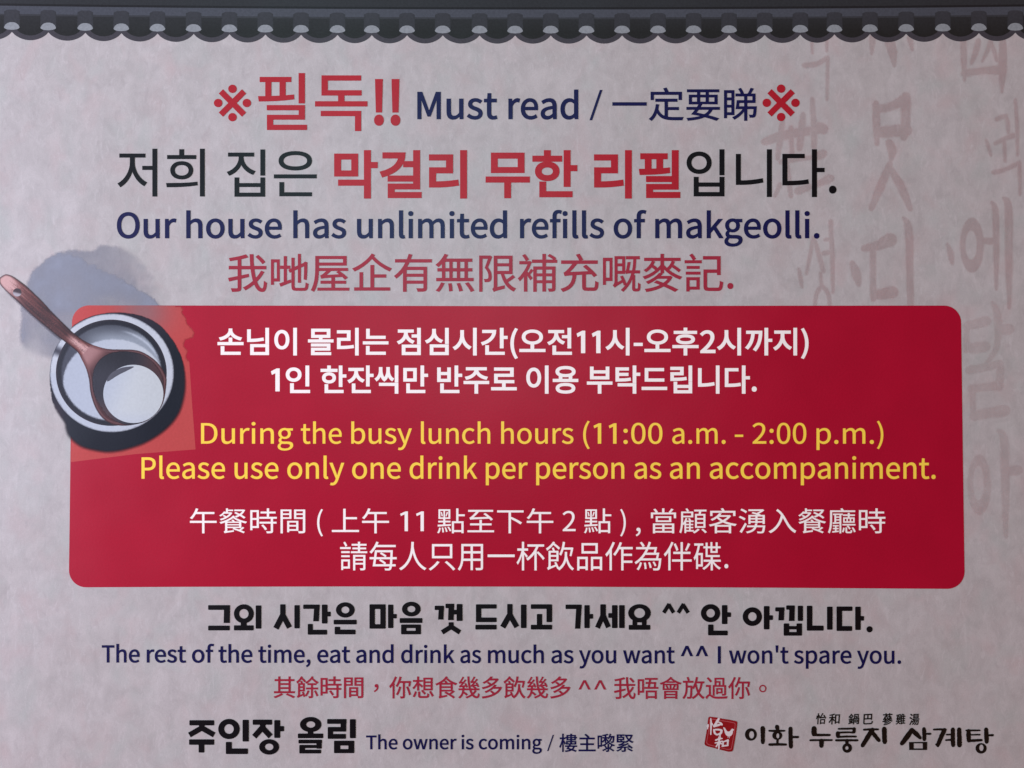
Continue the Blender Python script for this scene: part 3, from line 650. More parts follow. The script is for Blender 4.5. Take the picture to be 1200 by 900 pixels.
人1000;456 765 -6 -96 -15 -114 -13 -61 -17 -62 -21 -64 -27 -63 -34 -61 -40 -60 -47 -57 -56 -53 -64 -48 -73 -43 34 -28 27 -31 86 53 73 61 62 67 52 71 43 74 35 77 27 77 20 76 22 -72 27 -76 36 -78 44 -76 53 -73 64 -67 75 -60 42 -26 45 -24 24 33 31 30 -63 33 -56 38 -51 42 -44 46 -40 49 -34 51 -29 52 -25 53 -39 103 -26 94 -15 79 -9 58 7 148 -84 0
企1000;206 18 -127 0 0 -69 853 0 0 69 -384 0 0 250 290 0 0 69 -290 0 0 230 -79 0 0 -549 -189 0 0 372 -74 0;458 793 -48 -55 -53 -52 -59 -48 -62 -46 -66 -41 -68 -36 -69 -31 29 -31 23 -32 116 60 110 74 102 84 89 93 49 -53 50 -49 52 -43 52 -40 107 -68 111 -58 22 34 28 29 -116 55 -111 66 -53 38 -52 43 -50 47 -48 52 22 32 -67 32
伴1000;407 652 21 -55 14 -48 68 29 -15 47 -22 55 -56 108 -63 -24;792 683 -55 -108 61 -25 57 103 58 115 -75 29;299 203 289 0 0 -283 75 0 0 283 299 0 0 70 -299 0 0 176 258 0 0 71 -258 0 0 308 -75 0 0 -308 -247 0 0 -71 247 0 0 -176 -289 0;226 725 -62 -106 -69 -97 -75 -81 23 -37 19 -37 56 62 55 70 0 -576 72 0 0 686 55 102 47 104 -70 22
作1000;483 719 -52 -104 -60 -93 -66 -80 58 -51 38 45 37 51 68 114 69 0 0 -680 76 0 0 243 301 0 0 71 -301 0 0 152 288 0 0 69 -288 0 0 145 311 0 0 72 -420 0 30 68 26 68 -72 19;236 723 -59 -107 -68 -97 -73 -82 24 -37 20 -38 50 56 49 63 0 -559 75 0 0 677 56 106 47 109 -72 22
你1000;425 323 -32 -85 -38 -77 -44 -65 64 -41 44 70 41 83 34 92 28 97 -73 15;798 312 35 -90 28 -87 18 -77 72 25 -18 76 -29 87 -36 89 -42 84 -68 -22;436 727 -37 -103 -46 -93 -53 -79 61 -48 52 80 46 93 153 0 0 -566 -4 -13 -13 -3 -105 0 16 -38 11 -38 80 3 30 4 23 8 17 12 11 16 6 21 2 28 0 566 189 0 -24 -141 64 -12 44 214 -51 12 -13 -3 -408 0 29 85 24 87 -74 17;216 723 -60 -107 -67 -97 -73 -82 24 -36 18 -38 52 58 50 66 0 -565 72 0 0 678 56 106 47 109 -71 21
充1000;203 316 139 11 -8 -62 -13 -56 -19 -51 -27 -45 -36 -40 -48 -34 -61 -29 -75 -25 27 -32 20 -35 83 30 68 36 53 42 41 48 31 55 21 61 15 67 9 74 149 8 0 -286 6 -53 7 -19 12 -14 15 -11 21 -7 57 -5 152 0 30 2 23 7 19 12 15 19 11 26 9 34 9 96 -37 14 -34 20 -4 -82 -8 -48 -7 -15 -8 -8 -10 -5 -14 -1 -136 0 -25 1 -14 6 -7 12 -2 20 0 290 141 7 58 -70 67 44 -50 58 -65 65 -72 65 -72 59 -61 -38 132 -118 -471 -21 95 99 91 113 491 0 0 73 -869 0 0 -73 277 0 -88 -110 -63 -65 -37 -33 -32 -16 26 -77;471 749 34 -69 78 28 -36 66 -47 70 -75 -23
入1000;342 719 42 -40 38 -42 34 -46 -27 -103 -33 -95 -40 -88 -47 -79 -55 -72 -62 -64 -71 -55 -80 -48 69 -60 73 47 66 54 59 60 53 67 48 74 41 80 36 88 31 94 79 -155 39 -77 43 -76 48 -72 56 -68 66 -60 79 -53 16 44 21 41 -58 39 -51 43 -44 47 -40 48 -34 52 -32 53 -57 109 -57 111 -64 108 -38 52 -43 50 -49 48 -56 44 -46 -64
其1000;745 -6 74 -36 61 -34 69 50 -147 69 -177 69 -52 -47;297 80 -80 -38 -87 -35 -85 -28 49 -57 85 30 89 37 86 40 74 42 -67 47;686 723 -373 0 0 116 -74 0 0 -116 -156 0 0 -70 156 0 0 -448 -185 0 0 -70 892 0 0 70 -185 0 0 448 161 0 0 70 -161 0 0 116 -75 0;313 315 373 0 0 -110 -373 0;686 653 0 -100 -373 0 0 100;686 488 0 -109 -373 0 0 109
午1000;54 305 408 0 0 -386 77 0 0 386 408 0 0 76 -408 0 0 251 332 0 0 74 -583 0 44 118 -78 19 -36 -101 -46 -96 -54 -85 -62 -72 68 -46 67 86 61 103 210 0 0 -251 -408 0
只1000;672 118 79 -69 71 -69 54 -60 68 45 -57 60 -72 67 -79 68 -79 61 -64 -39;280 152 -70 -67 -79 -63 -82 -52 59 -53 84 57 82 67 75 72 64 75 -79 30;765 693 0 -310 -530 0 0 310;158 311 686 0 0 455 -686 0
和1000;531 -35 73 0 0 82 223 0 0 -75 76 0 0 775 -372 0;604 675 223 0 0 -556 -223 0;362 806 -96 -23 -103 -20 -103 -16 12 -30 9 -30 166 24 0 -167 -197 0 0 -70 178 0 -40 -95 -50 -93 -55 -84 -57 -68 22 -34 19 -36 49 60 47 73 44 82 40 87 0 -444 74 0 0 441 69 -93 53 -78 46 62 -79 95 -89 100 0 25 175 0 0 70 -175 0 0 182 90 21 78 25 -50 59
品1000;701 726 0 -190 -399 0 0 190;229 464 549 0 0 333 -549 0;83 -80 72 0 0 54 209 0 0 -45 75 0 0 428 -356 0;155 286 209 0 0 -239 -209 0;549 -80 72 0 0 54 228 0 0 -48 76 0 0 431 -376 0;621 286 228 0 0 -239 -228 0
哋1000;73 92 56 0 0 82 142 0 0 532 -198 0;215 642 0 -404 -86 0 0 404;302 48 247 102 -14 61 -92 -34 0 306 83 0 0 69 -83 0 0 234 -62 0 0 -234 -87 0 0 -69 87 0 0 -329 -107 -38;566 487 -73 -34 29 -63 44 21 0 -352 6 -56 7 -20 11 -15 15 -11 20 -7 55 -5 179 0 28 2 22 6 17 11 14 16 10 22 8 29 8 77 -30 10 -29 16 -4 -64 -8 -39 -6 -13 -8 -7 -25 -6 -171 0 -28 2 -17 8 -9 16 -2 27 0 382 93 44 0 -341 60 0 0 369 90 42 -2 -177 -8 -152 56 -16 9 91 7 106 4 215 3 13 -51 16 -30 -24 1 0 -79 -37 0 251 -60 0 0 -279 -93 -44 0 229 -63 0
唔1000;74 90 70 0 0 96 191 0 0 559 -261 0;264 675 0 -419 -120 0 0 419;426 -81 70 0 0 45 320 0 0 -41 73 0 0 344 -463 0;496 201 320 0 0 -171 -320 0;420 560 119 0 -30 -143 -140 0 0 -66 589 0 0 66 -111 0 15 208 -53 4 -13 -4 -171 0 20 108 283 0 0 65 -540 0 0 -65 180 0 -18 -108 -130 0;613 560 173 0 -12 -143 -190 0
嘅1000;632 361 27 8 44 3 57 0 -37 -106 -24 -53 -29 -52 -33 -52 -38 -52 -44 -50 -49 -48 29 -17 24 -20 72 75 60 79 49 80 38 82 0 -223 4 -48 5 -13 8 -10 24 -13 27 -3 44 0 24 3 20 7 17 16 10 25 6 50 2 73 -26 11 -24 17 -3 -111 -4 -15 -6 -9 -9 -5 -12 -1 -24 0 -18 6 -4 7 -1 9 0 309 -30 0 15 52 134 0 0 64 -120 0 13 76 9 74 6 133 85 0 0 66 -323 0 0 -66 179 0 -7 -133 -9 -73 -14 -77 -85 0 38 203 -62 0 -17 -106 -18 -90 -11 -17 -15 -8 25 -55 0 -3;538 424 -124 0 0 122 124 0;414 606 0 115 124 0 0 -115;354 170 -4 -33 -11 -27 -13 -21 -13 -14 41 -51 2 3 14 14 30 21 149 91 26 -77 57 26 -36 98 -54 108 -52 -22 39 -82 -115 -62 0 219 185 0 0 423 -245 0;74 90 59 0 0 96 159 0 0 559 -218 0;234 675 0 -419 -101 0 0 419
嚟1000;458 168 30 -53 56 26 -31 52 -43 53 -53 -23;573 414 -30 -29 -36 -28 -41 -27 -47 -25 -54 -22 -60 -18 19 -23 15 -26 89 33 77 40 64 46 52 50 68 -52 78 -47 81 -41 80 -31 20 25 23 23 -86 29 -86 39 -80 45 -66 50 24 37 33 -26 38 48 33 55 29 62 23 66 51 0 -16 -155 -9 -40 -9 -20 -11 -8 -14 -2 -59 3 10 -28 5 -30 71 0 27 7 21 17 16 29 12 53 11 84 9 121 2 29 -214 0 33 98 -61 14 -15 -54 -19 -52 -23 -49 -27 -44 0 25 -114 0 0 94 113 29 -47 49 -115 -32 -138 -25 18 -49 108 16 0 -82 -122 0 0 -55 110 0 -29 -48 -35 -46 -37 -41 -38 -31 23 -21 20 -25 56 59 52 76 0 -156 61 0 0 159 77 -81 37 50 -114 89 0 16 92 0 50 -38 30 44 28 51 60 0 -20 -55 -25 -52 -30 -47 -35 -40 5 -3 -47 0;743 193 -54 -66 -26 13 0 175 -67 0 0 -180 -271 -124 25 -49 246 118 0 -89 -2 -9 -11 -3 -76 0 13 -29 8 -30 64 1 43 9 14 9 9 12 4 18 1 22 0 93 126 -70 103 -67 40 43 -87 54 -109 60 100 120 -48 33;70 90 59 0 0 96 157 0 0 559 -216 0;225 675 0 -419 -96 0 0 419
多1000;398 778 -78 -66 -96 -62 -54 -29 -59 -27 28 -24 24 -29 66 33 60 35 57 37 51 39 282 0 -41 -45 -47 -42 -53 -38 -57 -36 -62 47 -66 42 -55 -39 61 -40 56 -45 -82 -36 -85 -30 -85 -24 -85 -18 20 -32 16 -35 99 24 100 32 98 40 94 47 88 55 79 64 69 71 29 39 26 40 -49 30 -13 -3 -261 0 66 71 -83 18;589 456 -37 -39 -43 -38 -50 -37 -56 -36 -62 -35 -68 -32 -73 -29 26 -27 21 -30 90 40 82 43 75 46 66 50 273 0 -41 -56 -49 -50 -56 -45 -63 -39 -60 52 -64 48 -62 -36 61 -48 56 -52 -110 -43 -119 -32 -124 -24 -127 -16 18 -36 13 -37 132 19 129 28 123 37 116 48 54 28 51 32 48 34 45 39 41 41 38 46 33 50 28 53 -50 31 -14 -4 -244 0 66 75 -83 18
定1000;215 312 -13 -62 -17 -59 -21 -54 -25 -49 -29 -46 -35 -40 -39 -35 33 -24 28 -26 47 47 40 53 34 60 29 67 37 -59 43 -46 48 -37 54 -27 59 -19 65 -12 70 -6 75 -2 234 0 11 39 17 37 -258 -1 -85 3 -79 9 0 202 298 0 0 70 -298 0 0 164 257 0 0 73 -584 0 0 -73 249 0 0 -415 -58 29 -50 41 -42 55 -34 70 24 131 -76 8;451 777 21 -50 -390 0 0 -218 74 0 0 147 685 0 0 -147 77 0 0 218 -360 0 -24 59 -34 61 -74 -21
客1000;660 529 -33 -34 -38 -32 -87 -59 -83 57 -35 31 -32 33 4 4;332 604 -64 -60 -80 -57 -96 -50 28 -25 23 -29 83 46 73 51 62 -60 71 -54 -95 -41 -99 -35 -102 -28 -101 -22 21 -32 16 -35 159 40 0 -292 74 0 0 34 396 0 0 -33 77 0 0 296 139 -28 22 37 26 34 -105 17 -101 23 -96 30 -89 36 60 43 54 46 48 51 40 54 -51 31 -14 -4 -298 0 46 60 -81 15;557 296 58 -26 125 -42 -462 0 115 44 108 52;305 165 396 0 0 -147 -396 0;477 749 -400 0 0 -188 74 0 0 120 696 0 0 -120 76 0 0 188 -360 0 -27 51 -31 49 -73 -19
屋1000;810 726 0 -99 -594 0 0 99;141 510 -3 -132 -14 -144 -13 -73 -19 -71 -25 -68 -33 -64 35 -17 32 -21 34 66 27 73 20 76 14 78 10 79 6 77 4 141 0 54 669 0 0 225 -744 0;341 255 187 14 0 -88 -260 0 0 -62 260 0 0 -109 -336 0 0 -61 755 0 0 61 -346 0 0 109 269 0 0 62 -269 0 0 93 185 11 64 -65 59 40 -40 41 -51 45 -113 85 212 0 0 62 -695 0 0 -62 192 0 -59 -55 -39 -33 -29 -20 -27 -10 23 -69;723 341 -334 -18 62 52 58 56 193 0 -53 -33
巴1000;205 430 0 279 250 0 0 -279;530 709 251 0 0 -279 -251 0;128 111 3 -47 8 -38 14 -30 21 -22 29 -16 37 -11 47 -5 56 -2 397 0 53 3 43 8 34 14 26 21 20 29 14 37 11 46 7 55 -39 13 -37 18 -13 -85 -9 -29 -12 -23 -16 -16 -22 -10 -27 -5 -35 -2 -401 0 -68 4 -23 6 -17 9 -12 12 -7 17 -5 47 0 248 576 0 0 -52 77 0 0 477 -730 0
幾1000;629 420 70 10 -33 -33 53 -29 47 -33 -184 0 -27 112 -21 123 -13 131 -5 138 -74 0 5 -134 13 -130 20 -124 27 -116 -210 0 3 64 -75 0 -1 -64 -171 0 0 -65 165 0 -18 -89 -14 -42 -19 -40 -23 -38 -27 -34 -33 -30 -39 -26 28 -24 23 -26 30 19 27 23 45 52 36 60 26 67 75 -52 58 -49 48 50 -72 57 -91 56 12 66 236 0 37 -95 42 -82 -55 -34 -61 -31 -63 -25 -66 -22 49 -57 121 50 58 31 55 34 44 -47 47 -34 52 -22 55 -7 27 2 23 5 19 11 15 16 13 21 10 29 14 80 -30 15 -30 21 -6 -63 -11 -40 -16 -20 -24 -6 -38 6 -37 16 -35 26 -34 35 38 34 34 36 30 39 26 42 -70 21 -42 -61 -53 -56 -32 62 -29 70 347 0 0 65 -158 0 29 30 -47 35 -60 32 149 17 20 -52 57 26 -14 38 -21 43 -54 84 -53 -23 41 -66 -153 -14 102 107 98 123 -57 27 -69 -97 -101 -7 60 83 54 94 -58 21 -26 -55 -29 -50 -44 -66 -22 -25 -21 -11 20 -58 32 8 91 12 -68 -74 -35 -31 -15 -10 -15 -5 19 -59;114 392 41 7 220 24 15 -45 55 22 -12 37 -18 41 -49 82 -53 -19 39 -69 -175 -15 53 51 52 57 100 124 -57 26 -68 -94 -105 -9 67 91 63 104 -58 22 -30 -60 -33 -55 -48 -71 -24 -26 -22 -13 19 -58 32 8 94 12 -71 -74 -36 -32 -16 -9 -14 -5 19 -61
廳1000;880 457 0 -96 -66 0 0 96;768 457 0 -96 -64 0 0 96;658 457 0 -96 -61 0 0 96;623 -2 3 -36 12 -23 23 -11 37 -3 86 0 30 4 19 15 13 31 6 49 -27 8 -24 12 -6 -56 -7 -9 -12 -2 -72 0 -20 4 -4 6 -1 11 0 137 -56 0;532 47 -13 -37 -17 -31 48 -25 19 33 13 40 16 87 -50 15;856 82 23 -43 18 -43 11 -37 54 21 -11 38 -18 41 -24 43 -28 39 -51 -18;196 264 226 18 0 -364 60 0 0 678 49 0 0 51 -326 0 0 -51 47 0 0 -272 -61 -3;422 596 0 -56 -113 0 0 56;422 496 0 -58 -113 0 0 58;422 394 0 -60 -113 -7 0 67;182 -56 216 27 -2 48 -74 -8 0 60 70 0 0 47 -70 0 0 55 72 0 0 49 -195 0 0 -49 71 0 0 -55 -68 0 0 -47 68 0 0 -65 -95 -10;546 313 385 0 0 193 -166 0 0 55 174 0 0 56 -174 0 0 60 -65 0 0 -60 -161 0 0 -56 161 0 0 -55 -154 0;715 124 36 -61 47 28 -15 28 -21 31 -52 60 247 0 0 54 -435 0 0 -54 185 0 -43 -24;487 766 -381 0 0 -316 -2 -118 -9 -128 -10 -65 -13 -63 -17 -61 -23 -56 31 -19 27 -22 25 60 19 66 15 69 10 70 12 141 3 127 0 254 775 0 0 61 -380 0 -24 43 -31 40 -64 -26
怡1000;176 -79 75 0 0 919 -75 0;62 514 -15 -67 -17 -57 60 -21 18 62 14 70 17 138 -58 8;428 -79 69 0 0 44 302 0 0 -42 72 0 0 405 -443 0;497 260 302 0 0 -228 -302 0;301 555 27 -93 34 16 23 -71 31 9 69 8 376 31 39 -75 63 37 -34 64 -46 72 -53 74 -56 70 -60 -31 54 -70 52 -76 -342 -22 50 72 49 79 90 170 -78 22 -44 -95 -47 -87 -72 -115 -37 -46 -29 87 -40 94 -58 -23
想1000;283 40 2 -27 4 -21 9 -18 13 -13 18 -9 24 -7 68 -4 208 0 32 2 25 5 20 9 16 15 12 21 9 27 10 78 -35 11 -33 17 -4 -62 -10 -35 -7 -9 -10 -6 -30 -4 -199 0 -35 1 -21 4 -10 10 -3 16 0 159 -73 0;489 157 62 -71 55 45 -64 69 -76 73 -52 -39;831 93 52 -98 70 34 -54 96 -66 105 -66 -29;124 159 -22 -55 -27 -53 -29 -45 66 -34 29 48 26 55 39 111 -65 26;831 574 0 -94 -250 0 0 94;831 421 0 -95 -250 0 0 95;831 725 0 -92 -250 0 0 92;512 265 391 0 0 522 -391 0;238 690 -183 0 0 -65 170 0 -38 -76 -47 -72 -53 -62 -55 -48 27 -25 23 -29 41 40 41 50 39 56 35 60 0 -264 72 0 0 243 126 -111 41 61 -167 121 0 56 159 0 0 65 -159 0 0 148 -72 0
我1000;793 687 39 -45 29 -40 61 44 -31 39 -40 44 -90 85 -57 -40;773 333 -73 -90 -23 108 -18 122 287 0 0 71 -295 0 -9 140 -3 148 -79 0 5 -146 9 -142 -229 0 0 176 89 21 79 24 -53 63 -83 -26 -99 -25 -216 -40 23 -63 185 30 0 -160 -214 0 0 -71 214 0 0 -177 -229 -45 22 -76 207 47 0 -205 -5 -18 -18 -5 -141 1 17 -38 10 -38 104 3 36 4 28 7 21 11 14 17 7 24 2 32 0 223 185 43 -6 67 -179 -38 0 161 236 0 24 -156 32 -137 -55 -47 -59 -44 -61 -38 -63 -34 29 -29 23 -30 56 31 54 35 102 81 37 -79 21 -32 23 -27 24 -21 25 -16 28 -10 28 -3 26 2 22 8 19 14 15 21 12 29 9 37 13 104 -33 17 -30 24 -5 -83 -9 -55 -13 -32 -9 -8 -10 -2 -18 3 -18 9 -18 14 -17 19 -32 54 -29 71 50 55 46 58 42 60 36 63 -66 28
放1000;235 753 22 -67 69 23 -23 63 -31 70 -66 -19;44 608 118 0 0 -208 -4 -109 -7 -55 -12 -55 -17 -55 -24 -54 -32 -52 -41 -50 30 -23 26 -26 45 54 35 57 27 59 19 60 14 61 8 62 5 125 0 6 137 0 -12 -292 -8 -70 -11 -32 -12 -12 -18 -2 -94 4 13 -34 6 -36 109 1 34 9 26 24 9 17 7 25 11 85 6 140 5 208 1 35 -209 0 0 133 254 0 0 70 -444 0;813 583 -17 -92 -21 -84 -26 -78 -32 -72 -30 72 -26 77 -22 82 -17 86 3 9;585 713 -37 -120 -46 -108 -27 -48 -30 -42 58 -57 39 59 35 66 42 -148 25 -68 29 -64 -48 -60 -56 -53 -64 -47 -74 -40 25 -32 19 -33 71 41 63 46 56 51 48 57 43 -58 49 -52 53 -44 60 -37 25 34 28 30 -63 36 -56 45 -49 53 -44 61 43 86 36 95 28 105 22 116 74 0 0 70 -315 0 42 175 -77 13
時1000;483 166 37 -46 30 -46 22 -41 64 39 -23 41 -32 45 -76 86 -60 -35;631 721 -210 0 0 -67 210 0 0 -127 -252 0 0 -68 384 0 0 -113 -379 0 0 -67 379 0 0 -269 -4 -15 -17 -4 -134 1 16 -36 9 -35 100 2 36 4 27 7 20 10 12 15 7 22 2 28 0 270 117 0 0 67 -117 0 0 113 127 0 0 68 -259 0 0 127 217 0 0 67 -217 0 0 120 -74 0;291 185 -145 0 0 231 145 0;146 484 0 222 145 0 0 -222;76 35 70 0 0 82 216 0 0 658 -286 0
會1000;163 300 674 0 0 253 -674 0;323 412 22 -57 57 21 -23 56 -36 58 -55 -19;623 433 -31 -60 53 -18 68 118 -64 21;465 501 0 -150 -237 0 0 150;769 501 0 -150 -240 0 0 150;454 800 -46 -41 -52 -37 -57 -35 -62 -30 -64 -28 -135 -44 43 -59 126 46 120 58 0 -26 349 0 0 31 61 -31 62 -28 124 -43 23 31 26 28 -120 36 -117 48 -55 28 -50 31 -46 32 -39 34 14 18 -66 25;443 706 61 52 63 -52 70 -48 -262 0;712 77 0 -69 -416 0 0 69;296 198 416 0 0 -67 -416 0;222 -79 74 0 0 34 416 0 0 -31 76 0 0 328 -566 0
有1000;371 775 -24 -65 -284 0 0 -70 253 0 -53 -96 -64 -91 -74 -80 -41 -36 -44 -33 26 -28 22 -30 46 36 43 38 41 42 37 44 0 -485 74 0 0 198 419 0 0 -104 -4 -16 -18 -5 -146 1 15 -36 10 -36 107 1 39 3 28 7 21 12 13 16 7 23 2 29 0 510 -486 0 33 57 28 59 542 0 0 70 -512 0 40 112 -76 18;748 289 0 -105 -419 0 0 105;329 456 419 0 0 -103 -419 0
杯1000;829 372 53 -60 40 -54 54 51 -41 53 -55 59 -62 59 -62 54 -49 -44;394 685 293 0 -29 -60 -33 -57 -37 -55 -41 -50 -45 -47 -47 -43 -51 -39 -53 -34 53 -63 62 44 59 51 56 56 51 61 0 -528 74 0 0 637 34 62 30 65 188 0 0 71 -564 0;207 626 -155 0 0 -72 145 0 -31 -105 -40 -105 -48 -94 -50 -75 21 -33 18 -35 39 59 36 71 34 80 31 84 0 -480 73 0 0 516 82 -111 44 59 -126 132 0 37 134 0 0 72 -134 0 0 214 -73 0
樓1000;357 618 57 0 0 -103 201 0 0 -51 -225 0 0 -164 166 0 -35 -60 -182 0 0 -60 145 0 -73 -108 187 -47 -52 -16 -61 -13 -154 -20 17 -28 11 -29 104 13 88 18 73 22 61 26 114 -39 90 -38 44 55 -82 34 -100 33 28 29 22 33 19 36 14 39 126 0 0 60 -364 0 35 60 285 0 0 164 -231 0 0 51 209 0 0 103 53 0 0 59 -53 0 0 100 -209 0 0 64 -70 0 0 -64 -201 0 0 -100 -57 0;763 180 -14 -34 -18 -30 -23 -27 -29 -24 -166 42 47 73;615 726 0 -54 -136 0 0 54;479 566 0 57 136 0 0 -57;828 726 0 -54 -143 0 0 54;685 623 143 0 0 -57 -143 0;615 413 0 -62 -158 0 0 62;846 413 0 -62 -161 0 0 62;184 647 -126 0 0 -70 119 0 -26 -105 -35 -104 -41 -95 -44 -76 21 -35 17 -38 32 56 30 68 28 76 25 80 0 -483 66 0 0 512 64 -136 44 54 -51 87 -57 90 0 49 85 0 0 70 -85 0 0 193 -66 0
每1000;489 405 44 -31 35 -29 -299 0 21 158 460 0 -6 -158 -170 0 42 44 -36 29 -45 30 -101 52 -43 -42;43 279 142 0 -39 -227 41 0 533 -1 -9 -37 -11 -21 -14 -12 -22 -3 -116 5 13 -30 5 -30 72 -3 57 1 22 3 18 7 16 11 15 16 16 33 13 60 129 0 0 67 -121 0 12 161 144 0 0 68 -141 0 7 186 1 37 -603 0 -28 -223 -152 0;564 118 35 38 -37 32 -47 33 -106 59 332 0 -12 -162;463 181 45 -32 37 -31 -310 0 25 162 146 0 -41 -42;226 751 -56 -90 -63 -82 -68 -69 67 -45 41 44 40 50 78 112 660 0 0 68 -621 0 42 85 -75 22
湧1000;190 723 45 -30 35 -30 43 62 -36 28 -45 28 -100 50 -41 -54;139 455 45 -29 36 -27 43 63 -37 26 -46 28 -101 46 -41 -56;132 -66 87 159 84 167 -57 47 -91 -176 -88 -149;595 484 -165 0 0 57 165 0;838 541 0 -57 -172 0 0 57;595 369 -165 0 0 62 165 0;838 431 0 -62 -172 0 0 62;361 263 69 0 0 51 165 0 0 -27 71 0 0 27 172 0 0 -49 72 0 0 332 -152 0 11 17 -62 29 99 60 45 33 40 35 -46 36 -16 -4 -468 0 0 -61 397 0 -57 -39 -62 -34 -133 39 -36 -48 93 -28 91 -35 -293 0;572 208 -256 0 0 -62 236 0 -15 -29 -20 -27 -24 -24 -30 -22 -35 -20 -42 -17 -49 -15 -57 -12 22 -28 16 -31 67 17 57 19 48 23 41 27 33 29 28 33 21 37 17 40 217 0 -18 -111 -10 -30 -12 -17 -14 -8 -23 -1 -122 6 14 -31 5 -31 133 -2 38 6 15 7 14 11 18 26 14 45 12 67 12 95 3 30 -279 0 11 65 -75 0
湯1000;801 618 0 -77 -337 0 0 77;801 749 0 -76 -337 0 0 76;392 484 483 0 0 322 -483 0;183 723 43 -31 33 -29 44 62 -33 28 -43 28 -95 50 -43 -54;134 457 43 -28 33 -27 43 61 -34 26 -43 28 -96 46 -42 -56;126 -67 80 157 75 166 -59 45 -82 -174 -81 -148;298 358 143 0 -38 -57 -44 -52 -50 -47 -52 -41 53 -46 60 51 57 60 97 0 -44 -67 -51 -62 -58 -54 -61 -46 53 -48 67 56 63 66 58 74 48 81 99 0 -34 -77 -42 -71 -51 -62 -57 -52 56 -43 60 60 55 73 47 82 37 90 83 0 -9 -98 -10 -68 -11 -42 -13 -22 -12 -8 -18 -2 -84 4 13 -32 6 -35 99 0 32 8 25 18 18 32 14 57 12 90 11 128 3 31 -454 0 43 71 444 0 0 63 -663 0
為1000;682 118 29 -67 55 23 -30 65 -46 68 -52 -20;262 740 42 -69 69 32 -44 67 -58 67 -66 -27;362 58 5 -52 0 -45 66 10 -7 96 -10 53 -13 51 -62 -8;523 81 21 -85 63 17 -23 83 -37 89 -58 -13;195 126 -25 -59 -32 -55 -38 -46 58 -40 41 51 32 60 25 64 20 64 -63 20;480 755 -35 -86 -363 0 0 -69 330 0 -34 -62 -38 -60 -42 -58 -45 -54 -50 -52 -54 -48 -57 -43 -62 -39 41 -63 85 56 77 64 622 0 -12 -103 -13 -72 -14 -46 -15 -25 -15 -8 -22 -2 -47 0 -71 5 15 -35 7 -34 127 -1 38 7 30 21 12 15 10 20 17 61 15 96 15 135 3 32 -109 0 38 181 -114 0 39 181 -262 0 57 153 -76 19;347 363 44 59 391 0 -26 -115 -457 0;706 600 -26 -112 -246 0 61 112
無1000;360 17 6 -88 73 10 -8 86 -17 95 -69 -7;586 16 24 -88 74 16 -26 87 -39 95 -70 -13;829 16 32 -52 24 -46 74 27 -25 45 -33 52 -77 101 -71 -23;146 85 -30 -52 -34 -47 -36 -38 70 -29 37 43 34 50 30 54 25 55 -72 18;56 181 887 0 0 69 -137 0 0 170 109 0 0 69 -109 0 0 168 106 0 0 68 -637 0 54 94 -73 21 -42 -74 -51 -71 -58 -63 -63 -54 32 -24 29 -25 46 41 45 48 0 -129 -109 0 0 -69 109 0 0 -170 -138 0;372 489 -111 0 0 168 111 0;553 657 0 -168 -115 0 0 168;736 657 0 -168 -118 0 0 168;372 250 -111 0 0 170 111 0;553 420 0 -170 -115 0 0 170;736 420 0 -170 -118 0 0 170
用1000;153 407 -3 -111 -6 -58 -10 -58 -15 -58 -21 -56 -29 -53 -37 -49 31 -22 27 -27 27 33 23 36 36 77 25 82 15 84 251 0 0 -298 76 0 0 298 270 0 0 -205 -1 -11 -5 -8 -21 -6 -157 1 16 -36 10 -36 116 1 40 4 30 7 22 11 14 17 8 24 2 32 0 748 -734 0;467 698 0 -161 -240 0 0 161;813 537 -270 0 0 161 270 0;467 466 0 -168 -244 0 4 109 0 59;813 298 -270 0 0 168 270 0
當1000;692 491 0 -95 -378 0 0 95;244 338 522 0 0 210 -522 0;465 142 -241 0 0 80 241 0;790 222 0 -80 -252 0 0 80;465 5 -241 0 0 82 241 0;790 87 0 -82 -252 0 0 82;152 -82 72 0 0 29 566 0 0 -27 75 0 0 361 -713 0;725 763 -48 -65 28 -11 -169 0 0 153 -76 0 0 -153 -177 0 36 17 -37 60 -50 64 -67 -28 42 -55 35 -58 -159 0 0 -208 72 0 0 142 698 0 0 -142 74 0 0 208 -176 0 92 118 -78 26
睇1000;621 316 -155 0 14 110 141 0;408 366 -17 -113 33 0 163 -1 -58 -74 -71 -67 -77 -57 -80 -43 26 -27 22 -30 74 44 72 57 67 66 59 72 0 -273 71 0 0 332 185 0 -11 -121 -6 -31 -8 -15 -11 -8 -16 -2 -74 4 13 -34 6 -36 88 1 29 8 22 17 14 27 10 47 8 73 6 104 2 30 -257 0 0 110 223 0 0 251 -127 0 80 142 -74 21 -35 -82 -44 -81 -149 0 33 14 -31 72 -46 75 -59 -24 39 -69 29 -68 -145 0 0 -64 235 0 0 -123 -200 0;846 613 0 -123 -154 0 0 123;275 359 -134 0 0 142 134 0;141 567 0 139 134 0 0 -139;275 148 -134 0 0 147 134 0;75 -6 66 0 0 87 201 0 0 693 -267 0
